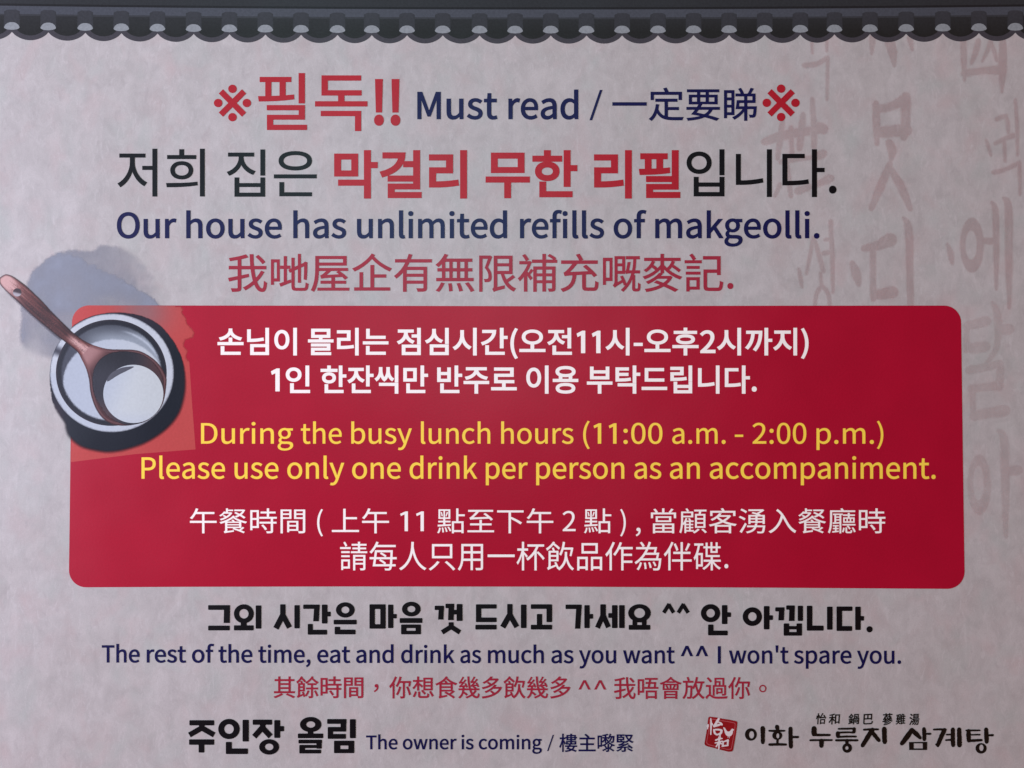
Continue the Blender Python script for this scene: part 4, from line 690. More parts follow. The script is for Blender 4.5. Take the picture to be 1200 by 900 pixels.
碟1000;51 718 122 0 -24 -112 -32 -105 -39 -93 -24 -42 -25 -38 20 -41 14 -40 51 78 0 -359 64 0 0 80 162 0 0 433 -158 0 35 117 28 122 113 0 0 69 -307 0;275 411 0 -298 -97 0 0 298;437 693 -77 0 0 -61 77 0 0 -280 172 0 0 -88 -242 0 0 -64 203 0 -49 -62 -60 -57 -65 -49 -68 -38 27 -27 22 -29 63 41 62 51 57 59 50 65 0 -233 71 0 0 234 48 -62 55 -58 59 -50 60 -38 23 30 27 26 -66 36 -64 47 -58 55 -49 59 233 0 0 64 -268 0 0 88 233 0 0 61 -410 0 0 219 99 0 0 -147 240 0 0 147 101 0 0 61 -101 0 0 129 -64 0 0 -129 -114 0 0 135 -62 0 0 -135 -99 0 0 119 -66 0;778 540 -114 0 0 92 114 0
緊1000;248 63 -56 -30 -61 -26 -63 -23 56 -42 61 26 63 32 59 35 51 38 -63 22;765 6 109 -60 50 43 -109 58 -126 57 -51 -39;528 727 69 0 -39 -12 24 -52 29 -50 32 -45 37 -43 -39 -27 -41 -24 -43 -20 -45 -16 21 -26 16 -28 48 19 45 22 44 26 41 30 42 -31 44 -28 48 -23 50 -20 21 31 24 27 -49 16 -46 21 -43 24 -41 28 45 52 39 59 32 67 25 74 -42 15 -13 -2 -335 0;832 727 -20 -45 -24 -41 -28 -38 -32 -35 -33 36 -29 38 -25 41 -21 44;155 689 0 60 125 0 0 -60;86 803 0 -394 413 0 0 54 -156 0 0 61 124 0 0 165 -124 0 0 60 147 0 0 54;281 463 -126 0 0 61 126 0;406 642 0 -70 -251 0 0 70;143 104 53 6 282 18 0 -132 -4 -11 -16 -4 -123 1 15 -30 11 -29 92 1 60 8 20 8 12 12 6 18 2 24 0 139 250 14 62 -61 51 40 -38 37 -49 41 -110 79 -50 -32 77 -57 -402 -21 178 67 89 39 90 45 -45 42 -116 -58 -194 -8 73 32 73 38 -48 35 -59 -33 -57 -28 -82 -33 -38 -11 -33 -5 17 -56 53 8 181 11 -114 -44 -77 -26 -76 -21 -58 -10 16 -59
至1000;185 431 89 7 509 25 62 -72 65 46 -50 56 -65 61 -71 61 -71 55 -59 -39 63 -50 62 -56 -465 -18 95 96 93 111 475 0 0 71 -840 0 0 -71 266 0 -89 -106 -63 -64 -37 -32 -32 -15 24 -74;460 285 -318 0 0 -70 318 0 0 -185 -406 0 0 -71 894 0 0 71 -411 0 0 185 327 0 0 70 -327 0 0 130 -77 0
蔘1000;468 280 -83 -36 -89 -31 -87 -24 22 -21 17 -22 90 27 92 34 86 40 74 45 -54 27;603 203 -45 -22 -105 -37 -115 -30 -115 -22 36 -47 118 25 119 34 109 42 48 24 43 26 -54 29;714 101 -59 -29 -68 -24 -75 -22 -82 -17 -86 -15 -182 -19 30 -58 189 24 89 17 85 21 79 25 72 29 63 33 53 38 -59 30;158 350 176 11 5 -10 -69 -39 -75 -34 -79 -28 -83 -24 42 -57 118 40 113 51 52 30 50 33 46 36 41 39 43 -35 47 -34 107 -61 115 -50 116 -37 22 30 25 28 -78 20 -78 25 -75 31 -71 35 194 15 24 -41 48 26 -16 30 -24 33 -58 61 -47 -24 35 -37 -135 -7 37 44 33 47 -68 26 -17 -34 -20 -30 -30 -39 -16 -14 -18 -7 -55 46 17 24 -67 21 -45 -57 -57 -51 -27 46 -33 43 -48 -19 30 -41 -121 -5 41 43 37 48 -55 21 38 6 84 5 417 18 45 -30 35 -30 48 41 -44 35 -57 36 -63 34 -64 28 61 0 0 48 235 0 0 61 -235 0 0 70 -75 0 0 -70 -268 0 0 70 -74 0 0 -70 -231 0 0 -61 231 0 0 -48 74 0 0 48 268 0 0 -48 2 0 -44 -33 74 -34 -315 -11 73 33 70 38 -65 32 -53 -32 -53 -27 -78 -34 -36 -11 -30 -5 19 -55 -1 1 -20 -34 -23 -30 -33 -38 -18 -14 -19 -8 24 -58
補1000;178 739 37 -64 63 33 -38 61 -51 65 -59 -28;819 751 64 -51 -195 0 0 140 -73 0 0 -140 -251 0 0 -69 251 0 0 -100 -220 0 0 -611 70 0 0 212 150 0 0 -206 73 0 0 206 160 0 0 -128 -3 -12 -11 -3 -86 1 14 -34 8 -33 71 2 27 3 20 7 16 11 9 14 5 19 1 24 0 528 -231 0 0 100 270 0 0 69 -61 0 37 37 -29 26 -38 27 -84 47 -42 -40;615 193 -150 0 0 107 150 0;848 300 0 -107 -160 0 0 107;465 361 0 104 150 0 0 -104;688 465 160 0 0 -104 -160 0;307 423 -35 -50 -32 39 59 112 47 117 -39 24 -14 -3 -234 0 0 -66 201 0 -46 -100 -58 -95 -64 -87 -67 -71 22 -28 19 -32 52 56 51 65 0 -379 71 0 0 402 81 -122 45 49 -64 81 83 102 -50 34
要1000;645 191 -32 -37 -38 -32 -43 -29 -222 48 68 91 294 0;119 386 267 0 -50 -88 -282 0 0 -66 237 0 -53 -70 -52 -61 247 -52 -78 -23 -89 -17 -98 -13 -109 -9 18 -31 13 -34 134 15 120 20 106 28 91 37 177 -51 142 -51 64 58 -137 46 -164 47 41 34 35 38 31 42 25 47 192 0 0 66 -525 0 44 77 -46 11 468 0 0 259 -241 0 0 85 283 0 0 67 -861 0 0 -67 273 0 0 -85 -223 0;576 730 0 -85 -163 0 0 85;342 583 0 -136 -152 0 0 136;576 583 0 -136 -163 0 0 136;814 583 0 -136 -167 0 0 136
記1000;91 484 301 0 0 59 -301 0;72 343 340 0 0 60 -340 0;42 622 401 0 0 62 -401 0;207 751 35 -62 61 36 -35 60 -51 61 -58 -32;485 713 339 0 0 -256 -326 0 0 -398 2 -32 5 -27 8 -20 14 -16 18 -11 23 -8 64 -5 195 0 34 2 28 7 22 14 17 19 13 28 9 36 11 101 -37 12 -33 18 -5 -85 -11 -50 -8 -15 -11 -10 -14 -5 -19 -1 -185 0 -33 2 -20 7 -9 15 -3 24 0 327 251 0 0 -54 75 0 0 453 -414 0;84 -72 67 0 0 46 244 0 0 293 -311 0;328 205 0 -169 -177 0 0 169
請1000;81 478 285 0 0 60 -285 0;81 347 285 0 0 59 -285 0;41 608 358 0 0 62 -358 0;192 746 32 -66 59 35 -33 63 -43 66 -56 -30;646 773 -212 0 0 -58 212 0 0 -60 -186 0 0 -55 186 0 0 -66 -238 0 0 -58 551 0 0 58 -241 0 0 66 204 0 0 55 -204 0 0 60 218 0 0 58 -218 0 0 67 -72 0;827 289 -273 0 0 71 273 0;484 -78 70 0 0 187 273 0 0 -109 -3 -11 -13 -4 -100 0 14 -31 8 -31 80 1 29 3 22 6 16 10 11 14 5 18 1 25 0 417 -413 0;827 235 0 -73 -273 0 0 73;81 -67 63 0 0 48 228 0 0 292 -291 0;307 210 0 -166 -163 0 0 166
過1000;168 703 69 -83 59 45 -71 81 -86 85 -56 -39;420 496 -78 0 0 -435 67 0 0 375 432 0 0 -300 -3 -11 -12 -3 -90 1 12 -31 8 -31 75 2 27 3 21 6 16 10 9 13 5 18 1 23 0 360 -77 0 0 309 -413 0;487 611 120 0 0 -115 -120 0;663 496 0 169 -176 0 0 82 277 0 0 -251;493 119 59 0 0 40 202 0 0 212 -261 0;695 318 0 -107 -143 0 0 107;45 501 0 -70 131 0 0 -313 -34 -17 -37 -28 -39 -38 -41 -46 51 -69 68 93 30 29 14 8 12 3 18 -6 23 -16 55 -42 57 -29 64 -17 76 -9 91 -2 196 4 173 8 8 42 14 39 -184 -15 -204 -6 -83 2 -73 7 -63 15 -54 26 -66 48 0 399
鍋1000;751 259 0 -137 -116 0 0 137;580 67 229 0 0 248 -229 0;98 183 13 -91 52 16 -15 89 -24 95 -49 -13;317 211 -26 -91 46 -16 27 85 28 97 -56 18;675 585 0 -135 -100 0 0 135;575 744 243 0 0 -294 -81 0 0 195 -162 0;445 -81 67 0 0 467 362 0 0 -390 -3 -12 -14 -4 -107 1 14 -32 7 -32 84 2 30 3 23 7 17 10 10 14 6 18 1 25 0 454 -57 0 0 357 -374 0 0 -357 -66 0;191 774 -49 -67 -55 -61 -57 -50 31 -75 48 44 0 -44 97 0 0 -110 -150 0 0 -65 150 0 0 -291 -162 -33 17 -68 340 82 -5 60 -128 -27 0 277 130 0 0 65 -130 0 0 110 101 0 0 64 -241 0 56 66 50 72 88 -69 71 -68 35 61 -72 65 -89 66 21 42 -57 26
間1000;615 72 -235 0 0 97 235 0;380 227 0 92 235 0 0 -92;312 -38 68 0 0 51 305 0 0 365 -373 0;383 511 -218 0 0 89 218 0;165 655 0 84 218 0 0 -84;840 510 -225 0 0 90 225 0;615 655 0 84 225 0 0 -84;544 797 0 -345 296 0 0 -432 -5 -19 -18 -5 -140 1 16 -39 10 -38 104 2 37 4 28 8 21 12 14 17 7 24 2 32 0 778 -38 0;90 -81 75 0 0 535 288 0 0 343 -363 0
限1000;92 -78 67 0 0 809 145 0 -36 -111 -43 -115 45 -58 27 -53 14 -49 4 -44 -4 -43 -7 -17 -10 -10 -31 -9 -59 1 14 -33 5 -33 67 2 29 6 23 12 19 20 12 26 7 33 2 38 -4 49 -13 53 -28 56 -44 61 99 260 -49 29 -11 -3 -240 0;811 422 -295 0 0 124 295 0;516 609 0 121 295 0 0 -121;458 -70 40 14 198 56 -3 68 -177 -43 0 331 96 0 21 -72 25 -68 30 -63 35 -58 40 -51 45 -46 50 -39 56 -32 24 35 27 30 -57 29 -51 37 -46 44 -40 50 88 56 84 63 -49 53 -73 -60 -83 -58 -33 72 -27 78 205 0 0 440 -441 0 0 -743 -3 -28 -9 -20 -12 -14 -12 -9 19 -30 14 -32
雞1000;251 645 15 -54 54 24 -16 52 -25 56 -52 -20;371 808 -100 -17 -109 -14 -108 -9 9 -28 6 -28 109 9 111 12 106 18 91 22 -32 56;98 624 16 -55 54 25 -18 53 -27 56 -51 -21;415 667 -36 -68 45 -20 37 63 37 74 -53 23;240 201 -191 0 0 -58 179 0 -10 -30 -14 -27 -17 -24 -21 -22 -26 -20 -30 -18 -77 -29 23 -26 17 -28 69 27 54 33 42 39 30 46 99 -69 76 -66 44 47 -38 34 -50 38 -109 71 7 24 199 0 0 58 -189 0 8 76 -68 0;742 375 0 -136 -125 0 0 136;617 571 125 0 0 -131 -125 0;756 715 32 -76 -167 0 32 91 27 93 -71 17 -30 -107 -38 -103 -46 -92 -53 -78 29 -28 24 -29 54 83 0 -565 68 0 0 47 343 0 0 69 -150 0 0 136 121 0 0 66 -121 0 0 136 121 0 0 65 -121 0 0 131 139 0 0 68 -143 0 50 18 -34 76 -45 81 -62 -20;742 173 0 -136 -125 0 0 136;101 269 50 8 277 29 24 -53 55 25 -17 38 -23 42 -57 82 -52 -23 40 -59 -204 -18 117 85 115 102 -48 38 -90 -87 -122 -4 56 51 54 59 -50 33 -31 -40 -33 -35 -48 -45 -23 -16 -20 -8 16 -64 33 7 102 8 -81 -59 -43 -26 -35 -13 16 -64
顧1000;849 426 0 -94 -220 0 0 94;849 275 0 -94 -220 0 0 94;849 575 0 -92 -220 0 0 92;624 58 -40 -34 -45 -32 -47 -26 50 -47 47 27 47 34 44 38 38 39 -63 35;849 -8 56 -65 58 39 -58 62 -72 63 -55 -34;366 154 -99 0 0 66 99 0;355 428 18 -37 -95 0 29 83 -56 13 -17 -53 -21 -51 -25 -48 -28 -44 3 145 0 75 342 0 0 211 -193 0 50 22 -25 49 -35 50 -57 -23 31 -49 23 -49 -200 0 0 -286 -2 -113 -7 -124 -18 -125 -15 -59 -18 -55 30 -18 26 -21 24 75 18 83 13 86 7 87 28 -27 26 36 0 -331 56 0 0 56 256 0 0 53 -105 0 0 69 85 0 0 46 -85 0 0 66 85 0 0 47 -85 0 0 72 96 0 0 52 -77 0 -22 45 -29 46 -53 -19;267 267 0 72 99 0 0 -72;366 39 -99 0 0 69 99 0;437 665 0 -97 -274 0 0 97;566 122 348 0 0 513 -158 0 21 92 172 0 0 65 -411 0 0 -65 163 0 -13 -92 -122 0
食1000;708 276 -418 0 0 89 418 0;290 423 0 83 418 0 0 -83;544 99 107 -61 99 -61 76 -55 54 52 -80 55 -101 60 89 56 85 61 -56 43 -34 -28 0 321 71 -31 71 -25 23 35 27 31 -60 18 -61 22 -118 55 -55 32 -51 35 -45 37 -40 38 18 25 -67 33 -39 -51 -46 -49 -52 -45 -58 -42 -62 -38 -65 -33 -68 -30 -68 -25 26 -30 22 -31 66 26 64 30 0 -480 -3 -25 -8 -18 -11 -12 -12 -8 17 -31 12 -33 23 9 48 13 253 54 0 65 -245 -45 0 196 484 0 -136 -91 -151 75 -49 -45;455 609 23 -41 -191 0 59 39 57 41 52 45 48 47 50 -47 55 -45 61 -42 63 -38 -177 0 -27 50 -34 50 -66 -19
飲1000;576 726 -26 -109 -35 -96 -22 -43 -24 -38 64 -42 46 87 37 103 251 0 -21 -106 -22 -90 60 -17 34 125 32 145 -50 14 -12 -3 -253 0 19 85 14 89 -74 11;343 106 -162 -61 0 170 265 0 0 335 -119 0 -42 107 -61 -19 33 -88 -146 0 0 -476 -5 -27 -13 -20 -16 -14 -15 -9 19 -36 14 -36 18 13 40 20 215 90 36 -85 25 12 -11 -7 30 -25 26 -28 48 36 42 37 36 38 30 40 26 40 21 40 31 81 38 -99 22 -46 25 -41 28 -39 30 -33 34 -30 36 -25 24 33 28 29 -45 29 -41 38 -36 44 -32 51 -27 56 -22 61 -19 64 -15 67 2 75 0 48 -75 0 0 -46 -5 -105 -9 -58 -16 -61 -25 -61 -35 -61 -49 -60 -63 -57 -44 90 -54 97 -55 -24;378 273 -197 0 0 86 197 0;181 416 0 77 197 0 0 -77;217 782 -58 -60 -65 -53 -68 -44 20 -35 15 -34 56 38 54 45 52 49 47 54 102 -79 81 -74 45 54 -37 36 -48 39 -105 76 18 29 -63 23
餐1000;227 516 -85 -41 -87 -29 22 -24 16 -26 56 19 56 24 55 28 52 32 49 37 43 41 38 46 31 50 -43 24 -13 -3 -90 0 0 48 174 0 0 50 -174 0 0 48 -66 0 0 -146 -18 0 13 21 -61 11 -27 -37 -35 -38 -43 -37 -52 -34 23 -18 21 -22 69 51 56 56 175 0 -47 -53 -59 -47 -83 52 -41 -33;665 600 -52 -27 -54 -20 22 -25 17 -29 65 29 63 36 78 -53 60 -49 47 49 -59 45 -73 48 38 38 34 41 29 46 22 50 -43 19 -7 -2 -311 0 0 -56 272 0 -40 -54 -52 -48 -138 70 -43 -42;701 162 -395 0 0 52 395 0;306 256 0 51 395 0 0 -51;486 353 -189 0 108 61 49 34 45 36 49 -36 55 -35 59 -31 62 -29 -165 0 -26 38 -30 35 -60 -16;234 -69 45 9 244 39 7 56 -224 -31 0 111 210 0 -34 -39 200 -75 94 -41 74 -37 41 50 -132 59 59 43 56 46 -55 35 -53 -50 -63 -51 -170 60 240 0 0 218 76 -26 74 -20 20 31 24 28 -117 29 -116 41 -107 50 -46 28 -41 29 20 22 -59 31 -39 -41 -47 -39 -53 -35 -59 -33 -62 -30 -64 -26 -133 -42 24 -29 20 -30 145 52 0 -280 -5 -26 -11 -17 -15 -12 -15 -7 16 -28 11 -29
餘1000;466 135 -57 -98 55 -37 59 106 55 119 -63 19;855 105 48 -106 61 30 -51 103 -64 115 -57 -24;308 272 -141 0 0 87 141 0;167 416 0 77 141 0 0 -77;299 94 -132 -51 0 171 208 0 0 336 -83 0 -18 51 -23 52 -58 -18 32 -85 -125 0 0 -480 -5 -26 -12 -20 -15 -14 -16 -9 19 -35 13 -34 16 12 34 17 184 81 23 -74 60 24 -31 94 -45 104 -57 -20;188 782 -48 -60 -54 -53 -58 -45 35 -71 47 39 46 44 43 50 40 52 75 -72 59 -67 48 50 -66 71 -82 73 16 31 -63 22;449 297 211 0 0 -291 -3 -13 -12 -4 -97 1 15 -35 9 -35 75 2 27 4 21 7 16 11 10 15 6 20 1 26 0 292 222 0 0 66 -222 0 0 121 151 0 0 65 -373 0 0 -65 154 0 0 -121 -211 0;667 809 -28 -37 -67 -69 -78 -59 -82 -47 44 -53 64 38 61 45 57 52 51 56 56 -57 58 -51 61 -46 63 -42 21 32 26 28 -67 37 -65 42 -60 49 -56 57 23 37 -58 25
麥1000;708 617 -28 -47 -34 -41 -40 -36 -38 41 -34 42 0 102 399 0 0 66 -399 0 0 97 -73 0 0 -97 -393 0 0 -66 393 0 0 -102 -37 -47 -44 -46 -49 -42 -54 -40 -58 -36 -60 -31 -63 -27 -63 -21 24 -27 20 -31 106 44 103 58 93 71 43 39 39 41 0 -104 73 0 0 103 84 -81 96 -72 104 -60 106 -45 22 30 25 28 -83 30 -82 40 -77 46 -72 52 38 38 34 42 94 -66 73 -61 43 49 -80 62 -99 65 19 37 15 38 -65 15;454 85 -84 -37 -91 -30 -95 -22 -98 -15 18 -32 14 -33 111 20 107 29 102 38 93 49 153 -71 121 -63 66 53 -124 61 -151 67 43 38 38 42 34 47 27 51 -46 25 -14 -3 -228 0 54 57 -78 17 -54 -56 -71 -56 -89 -53 -103 -48 27 -22 22 -27 63 30 58 31 103 69 255 0 -23 -32 -27 -29 -62 -52 -159 61 -60 -45;218 601 -44 -60 -53 -52 -62 -42 28 -21 24 -23 71 55 32 32 30 35 86 -71 42 48 -42 35 -53 36 39 80 -66 14
點1000;172 620 10 -74 40 11 -12 73 -22 79 -37 -10;202 37 6 -85 52 7 -7 84 -19 90 -50 -6;311 49 18 -79 51 12 -20 78 -32 83 -48 -10;425 68 34 -75 50 22 -35 74 -52 76 -46 -19;91 79 -14 -50 -19 -45 -26 -36 52 -28 27 39 19 48 14 54 8 55 -53 15;336 631 -24 -79 32 -12 28 73 27 83 -44 16;674 364 -146 0 0 -443 70 0 0 46 252 0 0 -42 72 0 0 439 -175 0 0 187 214 0 0 70 -214 0 0 217 -73 0;598 296 252 0 0 -259 -252 0;245 749 0 -242 -108 0 0 242;412 749 0 -242 -116 0 0 242;70 323 167 0 0 -78 -188 -9 3 -66 441 29 2 60 -191 -10 0 74 176 0 0 60 -176 0 0 69 169 0 0 352 -396 0 0 -352 160 0 0 -69 -167 0
간920;668 166 84 0 0 317 133 0 0 70 -133 0 0 274 -84 0;88 688 331 0 -11 -57 -23 -55 -33 -51 -43 -47 -52 -43 -60 -38 -69 -33 -77 -28 35 -67 93 35 83 43 72 51 61 58 49 66 36 72 22 78 7 85 -421 0;188 -58 603 0 0 68 -520 0 0 223 -83 0
걸920;515 542 196 0 0 -178 83 0 0 463 -83 0 0 -217 -196 0;111 715 308 0 -11 -52 -21 -48 -31 -45 -40 -41 -50 -36 -59 -32 -67 -28 -76 -22 29 -67 92 29 82 36 71 44 60 51 47 59 35 66 21 74 7 80 -397 0;214 -69 610 0 0 67 -528 0 0 104 498 0 0 222 -582 0 0 -67 499 0 0 -92 -497 0 0 -167
까920;677 -78 83 0 0 463 135 0 0 69 -135 0 0 373 -83 0;75 660 168 0 -6 -67 -10 -66 -15 -64 -21 -62 -26 -60 -33 -58 -39 -56 -47 -54 66 -47 56 67 46 70 36 73 28 75 20 77 13 80 8 80 2 81 -246 0;350 660 140 0 -4 -71 -8 -72 -13 -72 -19 -70 -24 -69 -32 -67 -39 -65 -48 -62 67 -46 57 76 45 80 34 83 26 85 18 86 11 85 6 85 1 83 -218 0
는920;49 299 820 0 0 67 -820 0;160 488 615 0 0 67 -533 0 0 239 -82 0;154 -56 626 0 0 68 -543 0 0 196 -83 0
니920;708 -78 82 0 0 905 -82 0;107 155 74 0 108 2 109 8 111 13 116 21 -11 70 -110 -19 -107 -13 -105 -8 -103 -2 0 511 -82 0 0 -511
님920;708 315 82 0 0 512 -82 0;207 -65 583 0 0 336 -583 0;709 2 -421 0 0 203 421 0;106 382 73 0 114 2 109 8 109 13 110 19 -12 69 -104 -19 -103 -13 -105 -7 -108 -2 0 322 -83 0 0 -322
다920;662 -79 83 0 0 480 148 0 0 69 -148 0 0 357 -83 0;89 147 71 0 119 1 106 5 101 9 102 15 -10 71 -97 -15 -96 -9 -101 -5 -113 -2 0 454 337 0 0 68 -419 0
독920;141 154 544 0 0 -239 82 0 0 306 -626 0;153 484 264 0 0 -108 -367 0 0 -67 817 0 0 67 -367 0 0 108 274 0 0 68 -538 0 0 171 530 0 0 67 -613 0
드920;50 45 820 0 0 69 -820 0;154 325 621 0 0 68 -539 0 0 282 530 0 0 68 -612 0
로920;152 272 265 0 0 -169 -367 0 0 -69 820 0 0 69 -371 0 0 169 290 0 0 68 -555 0 0 146 534 0 0 274 -618 0 0 -68 536 0 0 -140 -534 0 0 -212
리920;709 -79 82 0 0 906 -82 0;100 675 334 0 0 -188 -332 0 0 -347 75 0 114 1 111 5 112 11 118 16 -8 68 -114 -15 -109 -10 -106 -5 -109 -2 0 211 332 0 0 323 -418 0
립920;708 329 83 0 0 497 -83 0;207 -66 584 0 0 350 -82 0 0 -106 -420 0 0 106 -82 0;709 112 0 -110 -420 0 0 110;95 715 329 0 0 -113 -327 0 0 -254 73 0 226 6 105 8 108 15 -10 68 -103 -14 -101 -9 -217 -5 0 120 327 0 0 246 -410 0
막920;87 358 416 0 0 401 -416 0;422 425 -254 0 0 268 254 0;164 176 505 0 0 -255 83 0 0 322 -588 0;669 291 83 0 0 232 133 0 0 69 -133 0 0 235 -83 0
만920;87 327 416 0 0 418 -416 0;422 394 -254 0 0 284 254 0;669 164 83 0 0 319 133 0 0 69 -133 0 0 275 -83 0;189 -58 603 0 0 68 -521 0 0 217 -82 0
몰920;679 587 -442 0 0 144 442 0;156 521 260 0 0 -88 -366 0 0 -68 817 0 0 68 -369 0 0 88 263 0 0 276 -605 0;151 -68 638 0 0 65 -557 0 0 90 530 0 0 204 -613 0 0 -64 532 0 0 -79 -530 0 0 -151
무920;154 424 610 0 0 353 -610 0;682 490 -447 0 0 220 447 0;49 234 367 0 0 -311 82 0 0 311 371 0 0 68 -820 0
반920;87 314 419 0 0 447 -82 0 0 -151 -255 0 0 151 -82 0;424 545 0 -164 -255 0 0 164;669 162 83 0 0 322 133 0 0 69 -133 0 0 273 -83 0;189 -58 603 0 0 68 -521 0 0 216 -82 0
부920;153 399 612 0 0 391 -83 0 0 -124 -447 0 0 124 -82 0;682 599 0 -132 -447 0 0 132;49 224 367 0 0 -302 82 0 0 302 371 0 0 67 -820 0
손920;155 -58 621 0 0 68 -538 0 0 191 -83 0;417 342 -367 0 0 -68 819 0 0 68 -370 0 0 152 -82 0;416 763 -7 -46 -19 -44 -31 -41 -39 -37 -48 -32 -53 -27 -57 -20 -59 -14 33 -66 51 12 49 17 47 21 45 24 40 29 35 33 31 35 24 39 25 -39 30 -35 36 -33 40 -29 44 -24 47 -21 50 -17 50 -12 33 66 -59 13 -57 21 -53 26 -47 32 -40 37 -30 41 -20 45 -7 46 0 40 -84 0
시920;707 -79 83 0 0 906 -83 0;288 587 -5 -64 -14 -63 -22 -61 -30 -57 -36 -51 -41 -46 -46 -37 -49 -29 51 -69 39 23 37 28 34 32 32 37 28 41 26 45 21 47 18 50 18 -47 22 -45 25 -42 28 -38 31 -35 34 -30 36 -27 37 -21 50 66 -48 28 -46 36 -41 44 -35 50 -30 54 -22 59 -14 60 -5 62 0 162 -83 0
심920;708 313 83 0 0 513 -83 0;207 -66 584 0 0 327 -584 0;710 2 -422 0 0 192 422 0;285 703 -4 -49 -12 -47 -20 -45 -27 -41 -33 -38 -39 -33 -44 -27 -49 -22 41 -66 39 17 37 21 34 24 31 28 27 30 24 33 21 36 17 37 17 -35 21 -33 25 -31 27 -28 30 -25 34 -22 35 -19 38 -15 41 64 -48 20 -43 26 -39 31 -33 36 -27 39 -20 42 -13 45 -4 47 0 88 -84 0
씩920;184 181 534 0 0 -259 83 0 0 326 -617 0;718 296 83 0 0 531 -83 0;435 680 -4 -61 -13 -66 -27 -65 -19 -31 -23 -28 -23 29 -19 31 -26 66 -14 66 -4 59 0 93 -79 0 0 -93 -7 -73 -10 -38 -14 -39 -20 -37 -24 -35 -30 -31 -36 -26 46 -60 46 36 37 44 29 51 21 54 19 -56 26 -53 36 -48 46 -38 46 37 36 46 26 52 18 55 21 -54 29 -49 37 -42 47 -35 46 60 -36 25 -30 29 -24 34 -20 36 -14 38 -10 40 -8 77 0 93 -78 0
오920;510 698 48 -9 42 -15 37 -19 29 -25 23 -29 13 -33 5 -37 -5 -37 -13 -33 -23 -30 -29 -24 -37 -20 -42 -15 -48 -9 -52 -3 -52 3 -47 9 -42 15 -37 20 -29 24 -22 30 -14 33 -5 37 5 37 14 33 22 29 29 25 37 19 42 15 47 9 52 3;50 38 820 0 0 69 -371 0 0 188 61 8 56 16 49 21 42 28 34 33 25 39 16 43 5 48 -6 51 -18 47 -29 40 -40 34 -48 28 -56 20 -63 13 -69 4 -68 -4 -63 -13 -56 -20 -48 -28 -39 -34 -29 -40 -19 -47 -6 -51 5 -48 16 -43 25 -39 34 -33 42 -28 49 -21 55 -16 61 -8 0 -188 -367 0
용920;389 241 -61 -7 -53 -13 -45 -18 -35 -23 -26 -27 -16 -32 -5 -36 5 -37 16 -32 26 -28 35 -23 45 -18 53 -12 61 -8 69 -3 69 3 61 8 53 12 44 18 35 23 26 28 16 32 5 37 -5 36 -16 32 -26 27 -35 23 -44 18 -53 13 -61 7 -69 3;553 174 39 -8 32 -11 26 -14 19 -16 11 -19 4 -21 -4 -22 -11 -19 -19 -17 -26 -14 -32 -11 -39 -8 -95 -6 -95 6 -39 8 -32 11 -26 14 -19 17 -11 19 -4 22 4 21 11 19 19 16 26 14 32 11 39 8 95 6;555 738 40 -8 34 -12 27 -15 19 -17 12 -21 4 -23 -4 -23 -12 -20 -19 -18 -27 -15 -34 -11 -40 -9 -97 -7 -97 7 -40 9 -33 11 -27 15 -20 18 -12 20 -4 23 4 23 12 21 20 17 27 15 33 12 40 8 97 7;388 807 -62 -8 -55 -14 -45 -19 -37 -24 -27 -29 -16 -33 -6 -38 7 -43 22 -37 35 -30 47 -25 0 -127 -201 0 0 -67 817 0 0 67 -202 0 0 127 48 25 34 30 22 37 7 43 -5 38 -17 33 -27 29 -36 24 -46 19 -54 14 -63 8 -70 3;334 485 59 -7 65 -3 66 3 59 7 0 -105 -249 0
은920;50 284 817 0 0 67 -817 0;389 793 -62 -9 -55 -15 -46 -20 -36 -26 -28 -31 -16 -36 -6 -40 6 -40 16 -36 28 -31 36 -26 46 -20 55 -15 62 -10 69 -3 70 3 62 10 54 15 46 20 37 26 27 31 17 36 5 40 -5 40 -17 36 -27 31 -37 26 -46 20 -54 15 -62 9 -70 3;509 727 46 -6 40 -9 33 -13 27 -16 20 -20 12 -22 4 -25 -4 -25 -12 -22 -20 -20 -27 -16 -33 -13 -40 -9 -46 -6 -51 -2 -51 2 -45 6 -40 9 -34 13 -27 16 -19 20 -13 22 -4 25 4 25 13 22 19 20 27 16 34 13 40 9 45 6 51 2;155 -58 621 0 0 68 -538 0 0 194 -83 0
이920;707 -79 83 0 0 906 -83 0;265 752 -44 -17 -40 -27 -33 -36 -28 -46 -20 -54 -13 -61 -4 -69 4 -69 13 -62 20 -54 28 -45 33 -37 40 -27 44 -16 48 -6 48 6 44 16 39 27 34 37 27 45 20 54 13 62 4 69 -4 69 -13 61 -20 54 -27 46 -34 36 -39 27 -44 17 -48 5;345 679 29 -13 25 -20 22 -29 17 -34 13 -42 8 -47 3 -52 -3 -52 -8 -48 -13 -41 -17 -35 -22 -28 -25 -21 -29 -13 -32 -4 -32 4 -29 13 -25 21 -22 28 -18 35 -13 41 -8 48 -3 52 3 52 8 47 13 42 18 34 22 29 25 20 29 13 32 4
인920;708 166 83 0 0 660 -83 0;257 759 -44 -12 -40 -20 -35 -26 -29 -32 -21 -38 -13 -43 -5 -47 5 -47 13 -43 21 -38 29 -32 35 -27 40 -19 44 -13 49 -4 49 4 45 13 40 19 35 27 28 32 21 38 14 43 4 47 -4 47 -14 43 -21 38 -28 32 -35 26 -40 20 -45 12 -49 4;338 688 29 -8 27 -13 23 -18 18 -22 14 -25 9 -29 3 -32 -3 -32 -9 -29 -14 -25 -18 -22 -23 -18 -27 -13 -29 -8 -32 -3 -32 3 -29 8 -27 13 -22 18 -19 22 -14 25 -9 29 -3 32 3 32 9 29 14 25 19 22 22 18 27 13 29 8 32 3;210 -58 609 0 0 68 -526 0 0 223 -83 0
